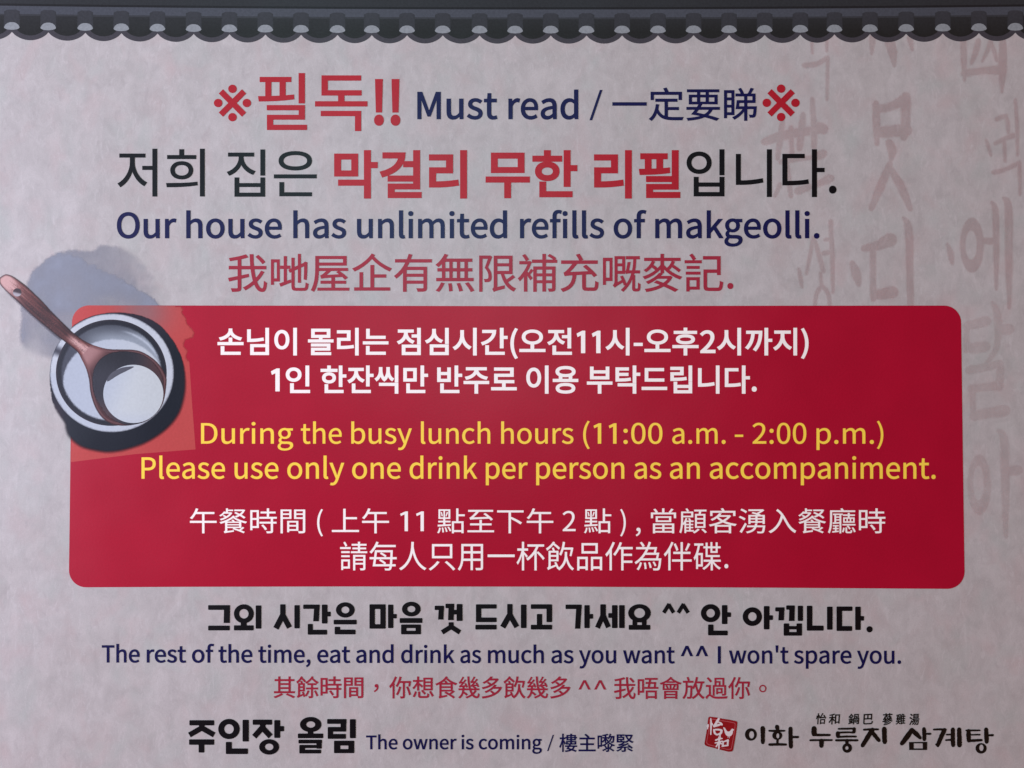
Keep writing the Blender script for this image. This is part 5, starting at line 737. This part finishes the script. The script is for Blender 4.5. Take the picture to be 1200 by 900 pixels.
입920;708 341 83 0 0 486 -83 0;209 -66 582 0 0 362 -82 0 0 -109 -419 0 0 109 -81 0;709 121 0 -119 -419 0 0 119;257 780 -45 -11 -40 -18 -35 -25 -28 -30 -21 -36 -13 -40 -5 -45 5 -44 13 -40 21 -36 28 -30 35 -24 40 -19 45 -11 49 -4 50 4 45 11 40 19 35 24 28 30 21 36 13 40 4 44 -4 45 -13 40 -21 36 -28 30 -35 25 -40 18 -45 11 -50 4;339 712 29 -8 27 -12 22 -16 19 -21 14 -23 8 -27 3 -30 -3 -29 -8 -27 -14 -24 -19 -20 -22 -16 -27 -13 -29 -7 -33 -3 -32 3 -30 7 -27 13 -22 16 -19 20 -13 24 -9 27 -3 29 3 30 9 27 13 23 19 21 22 16 27 12 30 8 32 2
잔920;73 681 200 0 0 -41 -4 -48 -12 -46 -20 -44 -26 -41 -33 -38 -39 -33 -43 -27 -49 -22 43 -66 39 17 36 20 33 24 30 28 27 30 24 33 21 36 16 37 16 -34 20 -32 48 -56 61 -46 34 -19 36 -15 45 63 -47 20 -43 26 -38 30 -32 35 -25 38 -19 42 -12 43 -4 45 0 41 199 0 0 67 -482 0;669 165 83 0 0 316 133 0 0 69 -133 0 0 277 -83 0;189 -58 603 0 0 68 -521 0 0 214 -82 0
저920;517 430 194 0 0 -509 83 0 0 906 -83 0 0 -329 -194 0;76 666 203 0 0 -104 -5 -60 -14 -61 -21 -58 -29 -55 -35 -51 -41 -45 -44 -37 -48 -29 50 -66 38 23 36 29 34 33 31 38 28 41 25 45 21 47 17 49 17 -46 22 -45 24 -41 28 -39 31 -35 33 -31 36 -27 37 -22 49 66 -48 28 -44 36 -40 42 -35 49 -29 53 -21 55 -14 57 -5 57 0 104 204 0 0 68 -491 0
전920;711 577 -182 0 0 -68 182 0 0 -346 83 0 0 663 -83 0;217 -58 602 0 0 68 -520 0 0 212 -82 0;79 685 201 0 0 -44 -4 -48 -13 -46 -19 -44 -27 -41 -33 -37 -39 -32 -44 -27 -48 -21 43 -67 39 17 36 21 34 24 30 28 28 30 24 33 20 36 16 37 36 -66 50 -57 61 -47 34 -19 37 -16 42 66 -47 20 -42 26 -38 31 -31 35 -26 38 -19 41 -12 42 -4 43 0 44 198 0 0 68 -483 0
점920;207 -66 587 0 0 319 -587 0;713 2 -424 0 0 185 424 0;711 601 -179 0 0 -69 179 0 0 -234 83 0 0 529 -83 0;79 701 201 0 0 -33 -4 -47 -13 -46 -19 -44 -27 -41 -33 -37 -39 -33 -44 -27 -48 -21 43 -66 39 17 36 20 34 24 30 28 28 30 24 33 20 36 16 37 36 -66 50 -57 61 -47 34 -19 37 -16 42 66 -47 21 -42 26 -38 31 -31 34 -26 38 -19 41 -12 42 -4 43 0 33 198 0 0 68 -483 0
주920;127 704 285 0 0 -5 -7 -43 -20 -42 -30 -39 -40 -34 -48 -31 -53 -25 -57 -19 -59 -12 32 -66 52 12 51 15 48 21 45 24 42 29 36 32 30 35 24 39 24 -39 31 -35 37 -32 41 -29 45 -24 49 -21 51 -15 52 -12 31 66 -59 12 -57 19 -53 25 -47 31 -40 34 -31 39 -20 42 -7 43 0 5 284 0 0 66 -662 0;50 244 366 0 0 -321 82 0 0 321 369 0 0 68 -817 0
지920;707 -78 83 0 0 905 -83 0;79 665 210 0 0 -114 -5 -59 -14 -59 -22 -57 -30 -55 -35 -50 -41 -44 -44 -37 -48 -28 48 -66 38 22 36 28 35 32 31 37 29 41 26 43 22 47 17 48 18 -45 22 -43 26 -41 29 -37 31 -34 35 -30 37 -25 38 -21 46 66 -48 26 -46 34 -41 41 -35 47 -30 51 -22 54 -14 57 -5 57 0 114 211 0 0 69 -505 0
집920;708 337 83 0 0 490 -83 0;209 -66 582 0 0 359 -82 0 0 -108 -419 0 0 108 -81 0;709 119 0 -117 -419 0 0 117;84 700 207 0 0 -21 -4 -45 -13 -44 -20 -41 -27 -39 -33 -34 -40 -31 -44 -25 -49 -19 42 -66 39 16 37 19 34 23 31 26 28 29 25 31 20 34 17 36 17 -34 21 -31 25 -30 28 -26 30 -24 34 -21 36 -18 38 -14 41 65 -48 18 -44 24 -39 29 -34 32 -27 36 -20 40 -13 41 -4 43 0 21 204 0 0 67 -495 0
탁920;164 166 505 0 0 -244 83 0 0 312 -588 0;91 327 69 0 229 5 93 8 90 13 -9 67 -86 -13 -87 -8 -216 -5 0 122 314 0 0 66 -314 0 0 115 330 0 0 68 -413 0;669 279 83 0 0 238 133 0 0 70 -133 0 0 240 -83 0
필920;709 358 83 0 0 469 -83 0;205 -68 620 0 0 67 -538 0 0 98 505 0 0 217 -589 0 0 -66 507 0 0 -90 -505 0 0 -159;202 391 139 5 143 10 139 17 -4 60 -133 -12 0 229 90 0 0 65 -486 0 0 -65 89 0 0 -242 -114 -1 10 -68;406 700 0 -234 -147 -6 0 240
한920;273 597 -42 -9 -37 -14 -32 -20 -25 -24 -19 -29 -12 -33 -4 -37 4 -36 12 -33 19 -29 25 -24 32 -20 37 -14 42 -9 46 -3 46 3 42 9 37 14 31 20 26 24 18 29 12 33 4 36 -4 37 -12 33 -18 29 -26 24 -31 20 -37 14 -42 9 -46 3;349 533 26 -5 24 -9 19 -12 16 -15 12 -18 8 -20 2 -23 -2 -22 -8 -21 -12 -17 -16 -15 -19 -12 -24 -9 -56 -7 -56 7 -23 9 -20 12 -16 15 -12 17 -7 21 -3 22 3 23 7 20 12 18 16 15 20 12 23 9 27 5 29 2;669 148 83 0 0 312 133 0 0 69 -133 0 0 297 -83 0;278 716 -226 0 0 -67 534 0 0 67 -225 0 0 110 -83 0;189 -58 603 0 0 68 -521 0 0 192 -82 0
후920;393 602 -58 -8 -51 -12 -42 -17 -33 -21 -25 -26 -15 -30 -5 -35 5 -34 15 -30 25 -26 33 -21 42 -17 51 -12 58 -7 65 -3 66 3 58 7 50 12 42 17 34 21 24 26 15 30 5 34 -5 35 -15 30 -24 26 -34 21 -42 17 -50 12 -58 8 -66 2;546 535 36 -7 30 -10 23 -12 17 -15 11 -18 3 -20 -3 -19 -11 -18 -17 -15 -23 -12 -30 -10 -36 -7 -88 -6 -88 6 -36 7 -29 10 -24 12 -17 15 -10 18 -4 19 4 20 10 18 17 15 24 12 29 10 36 7 88 6;417 724 -324 0 0 -68 727 0 0 68 -321 0 0 108 -82 0;50 172 367 0 0 -251 82 0 0 251 371 0 0 68 -820 0
희920;704 -78 83 0 0 905 -83 0;201 100 146 4 152 11 153 20 -6 61 -150 -15 -154 -7 -287 -4 12 -71;303 585 -41 -9 -37 -14 -31 -20 -25 -25 -19 -29 -12 -33 -4 -37 4 -36 12 -33 19 -29 25 -25 31 -20 37 -15 41 -9 46 -3 46 3 42 9 37 15 31 20 26 25 18 29 12 33 4 36 -4 37 -12 33 -18 29 -26 25 -31 20 -37 14 -42 9 -46 3;378 521 27 -5 23 -9 20 -13 16 -15 12 -18 8 -20 2 -23 -2 -22 -8 -21 -12 -18 -16 -15 -20 -12 -23 -9 -27 -6 -29 -2 -29 2 -26 6 -24 9 -20 12 -16 15 -12 18 -7 21 -3 22 3 23 7 20 12 18 16 15 20 13 24 9 26 5 29 2;307 705 -233 0 0 -67 549 0 0 67 -232 0 0 112 -84 0
，1000;195 -91 33 20 30 24 25 27 20 30 15 34 9 37 3 39 -5 48 -17 36 -12 13 -14 10 -17 6 -20 2 -29 -5 -24 -13 -17 -23 -6 -31 6 -31 16 -22 24 -13 29 -5 17 2 -11 -48 -25 -40 -38 -33 -52 -27 22 -53"""
G = {}
for ln in GLYPHS.split("\n"):
    p = ln.split(";"); ch = p[0][0]; cs = []
    for c in p[1:]:
        v = list(map(int, c.split())); x = y = 0; pts = []
        for i in range(0, len(v), 2):
            x += v[i]; y += v[i + 1]; pts.append((x / 1000.0, y / 1000.0))
        cs.append(pts)
    G[ch] = (int(p[0][1:]) / 1000.0, cs)

# the printed digit one has no foot; the ideographic comma and full stop sit in mid-height
G['1'] = (0.50, [[(0.235, 0), (0.335, 0), (0.335, 0.728), (0.262, 0.728), (0.095, 0.640), (0.116, 0.560), (0.235, 0.622)]])
for ch_, dx_, dy_ in (('\uff0c', 0.30, 0.30), ('\u3002', 0.25, 0.27)):
    G[ch_] = (G[ch_][0], [[(x + dx_, y + dy_) for x, y in c] for c in G[ch_][1]])

def run_pieces(text, box, bold, slope=0.0, starts=None):
    """fit the run's inked outline to box = (x0, y0, x1, y1) in artwork px; slope = px of drop at the
    right end; starts = where each word begins"""
    x = 0.0; gl = []; first = []; new = True
    for ch in text:
        if ch == ' ':
            x += 0.224; new = True; continue
        a, cs = G[ch]
        cs = grow(cs, bold) if bold else cs
        gl.append([[(px + x, py) for px, py in c] for c in cs]); x += a
        if new: first.append(min(p[0] for c in gl[-1] for p in c)); new = False
    ax = [p[0] for g in gl for c in g for p in c]; ay = [p[1] for g in gl for c in g for p in c]
    x0, x1, y0, y1 = min(ax), max(ax), min(ay), max(ay)
    sy = (box[3] - box[1]) / (y1 - y0)
    kx, kv = [x0, x1], [box[0], box[2]]
    if starts:
        assert len(starts) == len(first), (text, len(first))
        kx, kv = first + [x1], list(starts) + [box[2]]
    out = []
    for g in gl:
        cs = []
        for c in g:
            q = []
            for px, py in c:
                X = float(np.interp(px, kx, kv))
                q.append((X, box[3] - (py - y0) * sy + slope * (X - box[0]) / (box[2] - box[0])))
            cs.append(q)
        out.append(fill(cs))
    return out
def text_line(name, runs, layer, mat, parent, label):
    pc = []
    for r in runs: pc += run_pieces(*r)
    return flat_mesh(name, pc, layer, mat, parent, label)

def reference_mark(cx, cy, label):
    """the printed mark: a saltire of two square-ended bars with four round dots"""
    a = 13.6
    cs = [bar(cx - a, cy - a, cx + a, cy + a, 7.0), bar(cx - a, cy + a, cx + a, cy - a, 7.0)]
    for dx, dy in ((0, -16.6), (0, 16.6), (-16.8, 0), (16.8, 0)): cs.append(ell(cx + dx, cy + dy, 5.0, 4.9, 24))
    return flat_mesh("asterisk_mark", [fill(cs)], 11, M_RED, sign, label)
T = "text_line"
reference_mark(272.5, 120.8, "red reference mark left of the heading")
reference_mark(915.2, 120.6, "red reference mark right of the heading")
text_line(T, [("필독", (302.4, 85.7, 430.7, 153.7), 0.009), ("!!", (438.3, 92.7, 469.2, 147.6), 0.030)], 11, M_RED, sign, "large red Korean heading with two exclamation marks")
text_line(T, [("Must read", (489, 105, 677.7, 140.4), 0.016, 0, [489, 595.7]), ("/", (690.7, 105.5, 706, 141), 0.006)], 11, M_NAVY, sign, "navy English heading beside the red one")
text_line(T, [("一定要睇", (717.5, 102.6, 886.8, 142.0), 0.009)], 11, M_NAVY, sign, "navy Chinese heading before the second reference mark")
text_line(T, [("저희", (137.7, 174.3, 240, 230.4), 0.005), ("집은", (265.7, 175.2, 371.2, 230.6), 0.005)], 11, M_BLACK, sign, "large black Korean words opening the second line")
text_line(T, [("입니다.", (804.4, 175, 980.2, 231), 0.008)], 11, M_BLACK, sign, "large black Korean ending of the second line")
text_line(T, [("막걸리", (391.6, 176, 547.3, 232.8), 0.027), ("무한", (569, 176, 676.5, 232.4), 0.027), ("리필", (696, 176, 797.2, 232.8), 0.027)], 11, M_RED, sign, "large bold red Korean words of the second line")
text_line(T, [("Our house has unlimited refills of makgeolli.", (137, 246, 960.2, 289.2), 0.016, 0, [137,218.3,343.7,418.3,609.3,719,767.7])], 11, M_NAVY, sign, "navy English line about unlimited refills")
text_line(T, [("我哋屋企有無限補充嘅麥記.", (267.3, 297, 859.3, 342.3), 0.007)], 11, M_RED2, sign, "thin red Chinese line above the panel")
text_line(T, [("손님이 몰리는 점심시간(오전11시-오후2시까지)", (255, 384.0, 947.4, 420.8), 0.020, 0, [255,361,465])], 11, M_WHITE, panel, "bold white Korean line at the top of the panel")
text_line(T, [("1인 한잔씩만 반주로 이용 부탁드립니다.", (317.6, 428.3, 886.8, 461.4), 0.020, 0, [317.6,375.7,512.3,616.7,687.7])], 11, M_WHITE, panel, "bold white second Korean line of the panel")
text_line(T, [("During the busy lunch hours (11:00 a.m. - 2:00 p.m.)", (235.6, 493, 1035, 528), 0.006, 0, [235.7,352.7,411.7,493.3,587.3,683.3,787.7,861,881.7,956.7])], 11, M_YELLOW, panel, "yellow English line about busy lunch hours")
text_line(T, [("Please use only one drink per person as an accompaniment.", (166, 533.8, 1096.3, 568.8), 0.008, 0, [166,275,336.7,412.7,480,569.3,628.3,743.3,785,831.7])], 11, M_YELLOW, panel, "yellow English line about one drink per person")
text_line(T, [("午餐時間 ( 上午 11 點至下午 2 點 ) , 當顧客湧入餐廳時", (222.7, 595.4, 1037.4, 628.6), 0.001, 0, [222.7,371.7,389,469,512.3,659.3,684.3,726.7,745,762.7])], 11, M_WHITE, panel, "thin white Chinese line with the hours")
text_line(T, [("請每人只用一杯飲品作為伴碟.", (398.6, 634.6, 853.4, 668.6), 0.001)], 11, M_WHITE, panel, "thin white Chinese line at the bottom of the panel")
text_line(T, [("The rest of the time, eat and drink as much as you want ^^ I won't spare you.", (119.4, 754, 1055.8, 782.6), 0.016, 1.4, [119.4,172,225,256,302.7,371.7,417.3,470,539.3,571.7,646,678.3,730,797.5,841,854,930,1004])], 11, M_NAVY, sign, "navy English line about the rest of the time")
text_line(T, [("其餘時間", (320.6, 792.3, 425.8, 818.2), 0.009), ("，", (438, 801.5, 443.5, 811), 0.003), ("你想食幾多飲幾多", (456, 792.3, 668.5, 818.6), 0.009), ("^^", (677.7, 797, 710.5, 808), 0.006), ("我唔會放過你", (719.3, 793, 879, 819.3), 0.009), ("。", (889.5, 802.4, 898, 811.2), 0.0)], 11, M_RED2, sign, "thin red Chinese line near the bottom")
text_line(T, [("The owner is coming", (429, 860.4, 635, 883.4), 0.016), ("/", (641, 861, 649.2, 880), 0.004)], 11, M_NAVY, sign, "small navy English sign-off")
text_line(T, [("樓主嚟緊", (655.2, 859.6, 742.4, 881.2), 0.012)], 11, M_NAVY, sign, "small navy Chinese sign-off")


# ------------------------------------------------------------------ heavy square Korean lettering drawn stroke by stroke
def shapes_line(items, mat, label, layer=12, name=T):
    """items: (origin x, origin y, zoom, [contour lists]) in enlarged drawing units"""
    pcs = []
    for ox, oy, k, groups in items:
        for cs in groups:
            V, F = fill([[(ox + x / k, oy + y / k) for x, y in c] for c in cs]); pcs.append((V, F))
    return flat_mesh(name, pcs, layer, mat, sign, label)
R = lambda a, b, c, d: rect(min(a, c), min(b, d), max(a, c), max(b, d), 6)
def O(cx, cy, rx, ry, ix, iy): return ring(cx, cy, rx, ry, cx, cy, ix, iy)
def Box(a, b, c, d, e, f, g, h): return [rect(a, b, c, d, 6), rect(e, f, g, h, 3)[::-1]]
Q = lambda *p: ccw(list(p))
K1 = (235, 695, 6.0, [
    [R(54, 84, 208, 118), Q((166, 86), (208, 86), (206, 210), (163, 210)), R(54, 228, 206, 262)],
    O(305, 145, 70, 67, 33, 33) + [R(283, 200, 325, 232), R(235, 226, 374, 262), R(388, 86, 428, 250)],
    [R(560, 78, 598, 165), bar(582, 148, 530, 248, 40), bar(578, 152, 626, 242, 38), R(660, 84, 698, 248)],
    [R(722, 80, 838, 111), Q((800, 82), (838, 82), (832, 198), (792, 198)), R(853, 80, 893, 214), R(884, 130, 916, 164), R(754, 216, 790, 292), R(754, 257, 890, 292)],
    O(1018, 118, 66, 54, 28, 24) + [R(936, 187, 1098, 220), R(943, 236, 982, 290), R(943, 256, 1090, 290)]])
K2 = (425, 695, 6.0, [
    Box(48, 78, 162, 250, 86, 112, 124, 218) + [R(178, 80, 216, 246), R(208, 146, 240, 178)],
    O(342, 112, 66, 52, 28, 22) + [R(260, 175, 420, 210)] , Box(270, 220, 410, 290, 308, 246, 372, 264),
    [R(506, 88, 572, 119), Q((536, 90), (572, 90), (568, 186), (530, 186)), R(582, 74, 644, 106), Q((604, 76), (644, 76), (640, 190), (600, 190)), R(634, 117, 668, 150), R(660, 76, 702, 196), R(604, 204, 640, 250), bar(622, 236, 558, 276, 34), bar(622, 236, 684, 276, 34)],
    [R(796, 78, 942, 109), R(796, 78, 834, 204), R(796, 171, 942, 204), R(792, 222, 942, 256)],
    [R(1016, 76, 1054, 165), bar(1038, 146, 984, 240, 40), bar(1034, 150, 1084, 238, 38), R(1112, 80, 1152, 246)]])
K3 = (615, 695, 6.0, [
    [R(42, 78, 192, 111), R(152, 78, 192, 204), R(84, 146, 122, 232), R(42, 222, 192, 256)],
    [R(286, 80, 400, 112), Q((362, 82), (400, 82), (390, 250), (352, 250)), R(418, 84, 456, 246), R(448, 146, 480, 180)],
    [R(530, 78, 570, 172), bar(552, 150, 510, 244, 36), bar(550, 152, 588, 240, 36), R(586, 140, 622, 174), R(612, 84, 652, 246), R(662, 84, 702, 246)],
    O(806, 140, 80, 63, 38, 34) + [R(756, 176, 790, 236), R(822, 176, 856, 236), R(770, 186, 842, 206), R(730, 223, 882, 258)],
    [bar(976, 138, 1015, 76, 27), bar(1010, 78, 1046, 138, 27)], [bar(1078, 138, 1116, 76, 27), bar(1110, 78, 1148, 138, 27)]])
K4 = (810, 695, 5.4545, [
    O(123, 128, 62, 58, 27, 27) + [R(195, 76, 231, 198), R(224, 122, 254, 153), R(107, 200, 142, 270), R(107, 239, 233, 270)],
    O(390, 150, 62, 60, 27, 28) + [R(463, 82, 500, 232), R(492, 141, 522, 172)],
    [R(536, 90, 596, 117), Q((560, 92), (596, 92), (592, 174), (556, 174)), R(606, 78, 662, 106), Q((627, 80), (662, 80), (660, 178), (623, 178)), R(680, 80, 714, 178)],
    [R(590, 193, 626, 272), R(672, 193, 708, 272), R(590, 210, 708, 232), R(590, 248, 708, 272)],
    [R(738, 80, 774, 240), R(738, 207, 846, 240), R(867, 86, 903, 234)],
    [R(928, 85, 1030, 114), R(928, 85, 964, 242), R(928, 210, 1028, 242), R(1047, 86, 1083, 236), R(1074, 146, 1104, 176)],
    [ell(1139, 231, 20, 20)]])
shapes_line([K1, K2, K3, K4], M_BLACK, "heavy square black Korean line below the red panel")
K5 = (215, 830, 5.714, [
    [R(40, 79, 206, 114), R(104, 108, 142, 142), bar(128, 128, 40, 178, 36), bar(118, 128, 206, 178, 36), R(38, 207, 206, 244), R(102, 238, 140, 296)],
    O(305, 138, 72, 68, 32, 32) + [R(396, 76, 438, 222), R(284, 224, 324, 306), R(284, 268, 432, 306)],
    [R(464, 75, 594, 110), R(512, 104, 550, 140), bar(536, 120, 474, 190, 38), bar(526, 126, 584, 188, 38), R(608, 78, 648, 198), R(640, 118, 674, 154)], O(574, 258, 67, 52, 28, 22),
    O(852, 108, 72, 51, 30, 21) + [R(832, 150, 870, 178), R(766, 168, 936, 200)], [R(770, 209, 928, 235), R(890, 209, 926, 270), R(776, 244, 926, 266), R(776, 244, 814, 302), R(776, 276, 922, 302)],
    [R(962, 71, 1092, 104), R(1052, 71, 1090, 156), R(966, 124, 1090, 156), R(966, 124, 1002, 204), R(966, 171, 1088, 204), R(1114, 72, 1154, 200)], Box(1008, 216, 1144, 300, 1050, 249, 1104, 272)])
shapes_line([K5], M_BLACK, "heavy square black Korean sign-off at the bottom left")

# ------------------------------------------------------------------ shop mark: red seal and brush-written name
SE = lambda pts: [(820 + x / 10.0, 830 + y / 10.0) for x, y in pts]
seal_o = SE([(112, 97), (180, 104), (270, 121), (350, 133), (430, 150), (441, 165), (434, 230), (424, 300), (408, 390), (390, 490), (376, 506), (335, 508), (260, 490), (180, 468), (90, 446), (62, 432), (54, 412), (66, 340), (80, 260), (92, 160), (99, 110)])
V, F = fill([ccw(seal_o)])
seal = flat_mesh("seal_stamp", [(V, F)], 11, ink("seal_red_ink", (158, 22, 30), 0.2), sign, "small tilted red seal stamp with white characters and a bird")
def shrink(c, k, cx, cy): return [(cx + (x - cx) * k, cy + (y - cy) * k) for x, y in c]
line = ring_piece(shrink(seal_o, .885, 844.7, 860.3), shrink(seal_o, .845, 844.7, 860.3))
V, F = fill(line)
flat_mesh("seal_border", [(V, F)], 12, ink("seal_line_ink", (196, 92, 96), 0.15), seal)
def st(ox, oy, k, strokes, rough=.08, fat=1.0):
    out = []
    for s in strokes: out += brush([(ox + x / k, oy + y / k, w / k * fat) for x, y, w in s], rough)
    return out
wht = st(820, 830, 10.0, [
    [(128, 118, 10), (132, 180, 17), (128, 305, 12)], [(96, 192, 16), (90, 240, 10)], [(142, 178, 14), (156, 200, 8)], [(75, 205, 6), (100, 208, 10)],
    [(222, 122, 22), (195, 165, 24), (165, 212, 18)], [(165, 212, 18), (215, 195, 22), (258, 182, 14)], [(205, 158, 10), (240, 168, 14), (258, 190, 20)],
    [(165, 250, 18), (176, 290, 20), (200, 308, 16)], [(168, 250, 14), (215, 248, 18), (256, 256, 18)], [(256, 256, 20), (245, 290, 22), (205, 308, 16)], [(232, 300, 18), (242, 345, 8)],
    [(185, 372, 14), (225, 358, 18), (262, 352, 12)], [(225, 335, 14), (226, 400, 20), (222, 482, 12)], [(180, 404, 12), (215, 398, 14), (262, 384, 14)], [(214, 410, 14), (192, 448, 14)], [(230, 398, 12), (254, 415, 16)],
    [(272, 388, 14), (272, 440, 18)], [(275, 392, 12), (330, 372, 18)], [(330, 372, 20), (326, 432, 16)], [(262, 442, 16), (330, 432, 14)]], .12, 1.18)
bird = loop(SE([(274, 224), (292, 226), (306, 248), (322, 268), (345, 270), (366, 250), (376, 238), (388, 240), (402, 252), (388, 264), (386, 288), (368, 318), (340, 328), (314, 318), (296, 292), (286, 258)]), 4)
V, F = fill(wht); V2, F2 = fill([bird] + st(820, 830, 10, [[(332, 322, 6), (330, 345, 5)], [(346, 322, 6), (347, 348, 5)]], 0))
flat_mesh("seal_characters", [(V, F), (V2, F2)], 13, ink("seal_white", (245, 226, 224), 0.05), seal, "white characters and small bird in the seal")

N1 = ring(879.8, 860.6, 7.0, 7.3, 880.6, 861.0, 2.9, 4.3) + st(820, 830, 10.0, [[(736, 232, 50), (738, 300, 46), (738, 392, 40), (736, 404, 20)]], .08, 1.14)
N1b = st(820, 830, 10.0, [[(904, 215, 46), (912, 250, 36)], [(812, 262, 20), (880, 264, 24), (992, 262, 20)], [(910, 362, 24), (908, 415, 26)], [(816, 424, 28), (910, 422, 28), (1008, 424, 26)], [(1062, 238, 46), (1062, 340, 44), (1066, 440, 44), (1070, 456, 20)], [(1085, 336, 24), (1150, 336, 26)]], .08, 1.14)
N1b += ring(910.7, 861.8, 5.9, 5.2, 911.3, 862.2, 1.7, 3.0)
N2 = st(940, 830, 10.0, [[(138, 236, 56), (138, 300, 54)], [(128, 312, 26), (200, 312, 28), (322, 312, 24)], [(94, 374, 22), (220, 372, 22), (346, 372, 22)], [(226, 380, 48), (224, 440, 46)]], .08, 1.14)
N3 = st(940, 830, 10.0, [[(424, 240, 18), (520, 238, 22), (618, 236, 20)], [(608, 238, 34), (606, 276, 36)], [(412, 286, 22), (520, 280, 20), (606, 284, 20)], [(416, 290, 44), (418, 326, 44)], [(412, 336, 22), (520, 330, 22), (630, 330, 20)], [(396, 374, 24), (520, 374, 24), (646, 374, 24)], [(524, 376, 38), (522, 424, 32)]], .08, 1.14) + ring(992.6, 876.4, 5.7, 5.7, 992.2, 876.4, 1.9, 2.1)
N4 = st(940, 830, 10.0, [[(722, 250, 22), (800, 246, 24), (888, 246, 22)], [(822, 250, 48), (770, 330, 50), (706, 436, 42)], [(800, 262, 44), (850, 318, 42), (898, 376, 38)], [(960, 240, 50), (962, 320, 50), (966, 396, 46)]], .08, 1.14)
N5 = st(1050, 830, 10.0, [[(185, 250, 44), (130, 330, 56), (66, 412, 44)], [(180, 252, 44), (235, 300, 48), (282, 346, 34)], [(326, 240, 40), (330, 300, 42), (330, 364, 40)], [(342, 298, 20), (400, 298, 24)]], .08, 1.14)
N5b = [ccw(c) if i == 0 else ccw(c)[::-1] for i, c in enumerate([[(1065, 869.4), (1086.4, 869.2), (1086.2, 878.8), (1065.2, 878.8)], [(1070.6, 871), (1081, 871), (1081.2, 876.9), (1070.6, 876.9)]])]
N6 = st(1050, 830, 10.0, [[(440, 248, 20), (510, 246, 24), (580, 250, 26)], [(566, 252, 44), (530, 330, 46), (488, 430, 40)], [(470, 422, 24), (490, 442, 26)], [(590, 308, 18), (650, 306, 20)], [(582, 372, 18), (650, 368, 24)], [(664, 246, 44), (664, 340, 46), (668, 432, 44)], [(738, 246, 46), (740, 340, 48), (742, 432, 50)]], .08, 1.14)
N7 = st(1050, 830, 10.0, [[(820, 258, 18), (900, 258, 20), (980, 258, 18)], [(848, 264, 44), (848, 320, 46), (852, 378, 44)], [(866, 310, 16), (980, 308, 18)], [(842, 382, 24), (920, 376, 30), (1000, 372, 26)], [(1054, 246, 44), (1058, 320, 48), (1060, 392, 44)], [(1076, 316, 22), (1132, 314, 26)]], .08, 1.14)
N7b = ring(1149.5, 876.8, 6.5, 6.2, 1149.8, 876.2, 2.5, 3.7)
name = flat_mesh("shop_name", [fill(c) for c in (N1, N1b, N2, N3, N4, N5, N5b, N6, N7, N7b)], 11, M_BLACK2, sign, "brush-written black Korean shop name beside the seal")
small = []
for ch, b in (("怡", (956, 835.5, 968, 848.6)), ("和", (971, 836, 984, 848.8)), ("鍋", (994, 836, 1006.8, 848.8)), ("巴", (1011.6, 836.4, 1023, 848.8)), ("蔘", (1033.8, 835.6, 1046, 849.8)), ("雞", (1049.6, 836.2, 1060.8, 848.9)), ("湯", (1065.4, 836, 1077.2, 849.8))):
    pc_ = run_pieces(ch, b, 0.020)
    for V, F in pc_:
        V = [(x - (y - 842) * .06, y - .05 * (x - (b[0] + b[2]) / 2)) for x, y in V]; small.append((V, F))
flat_mesh("small_characters", small, 11, M_BLACK2, name, "row of tiny black characters over the shop name")
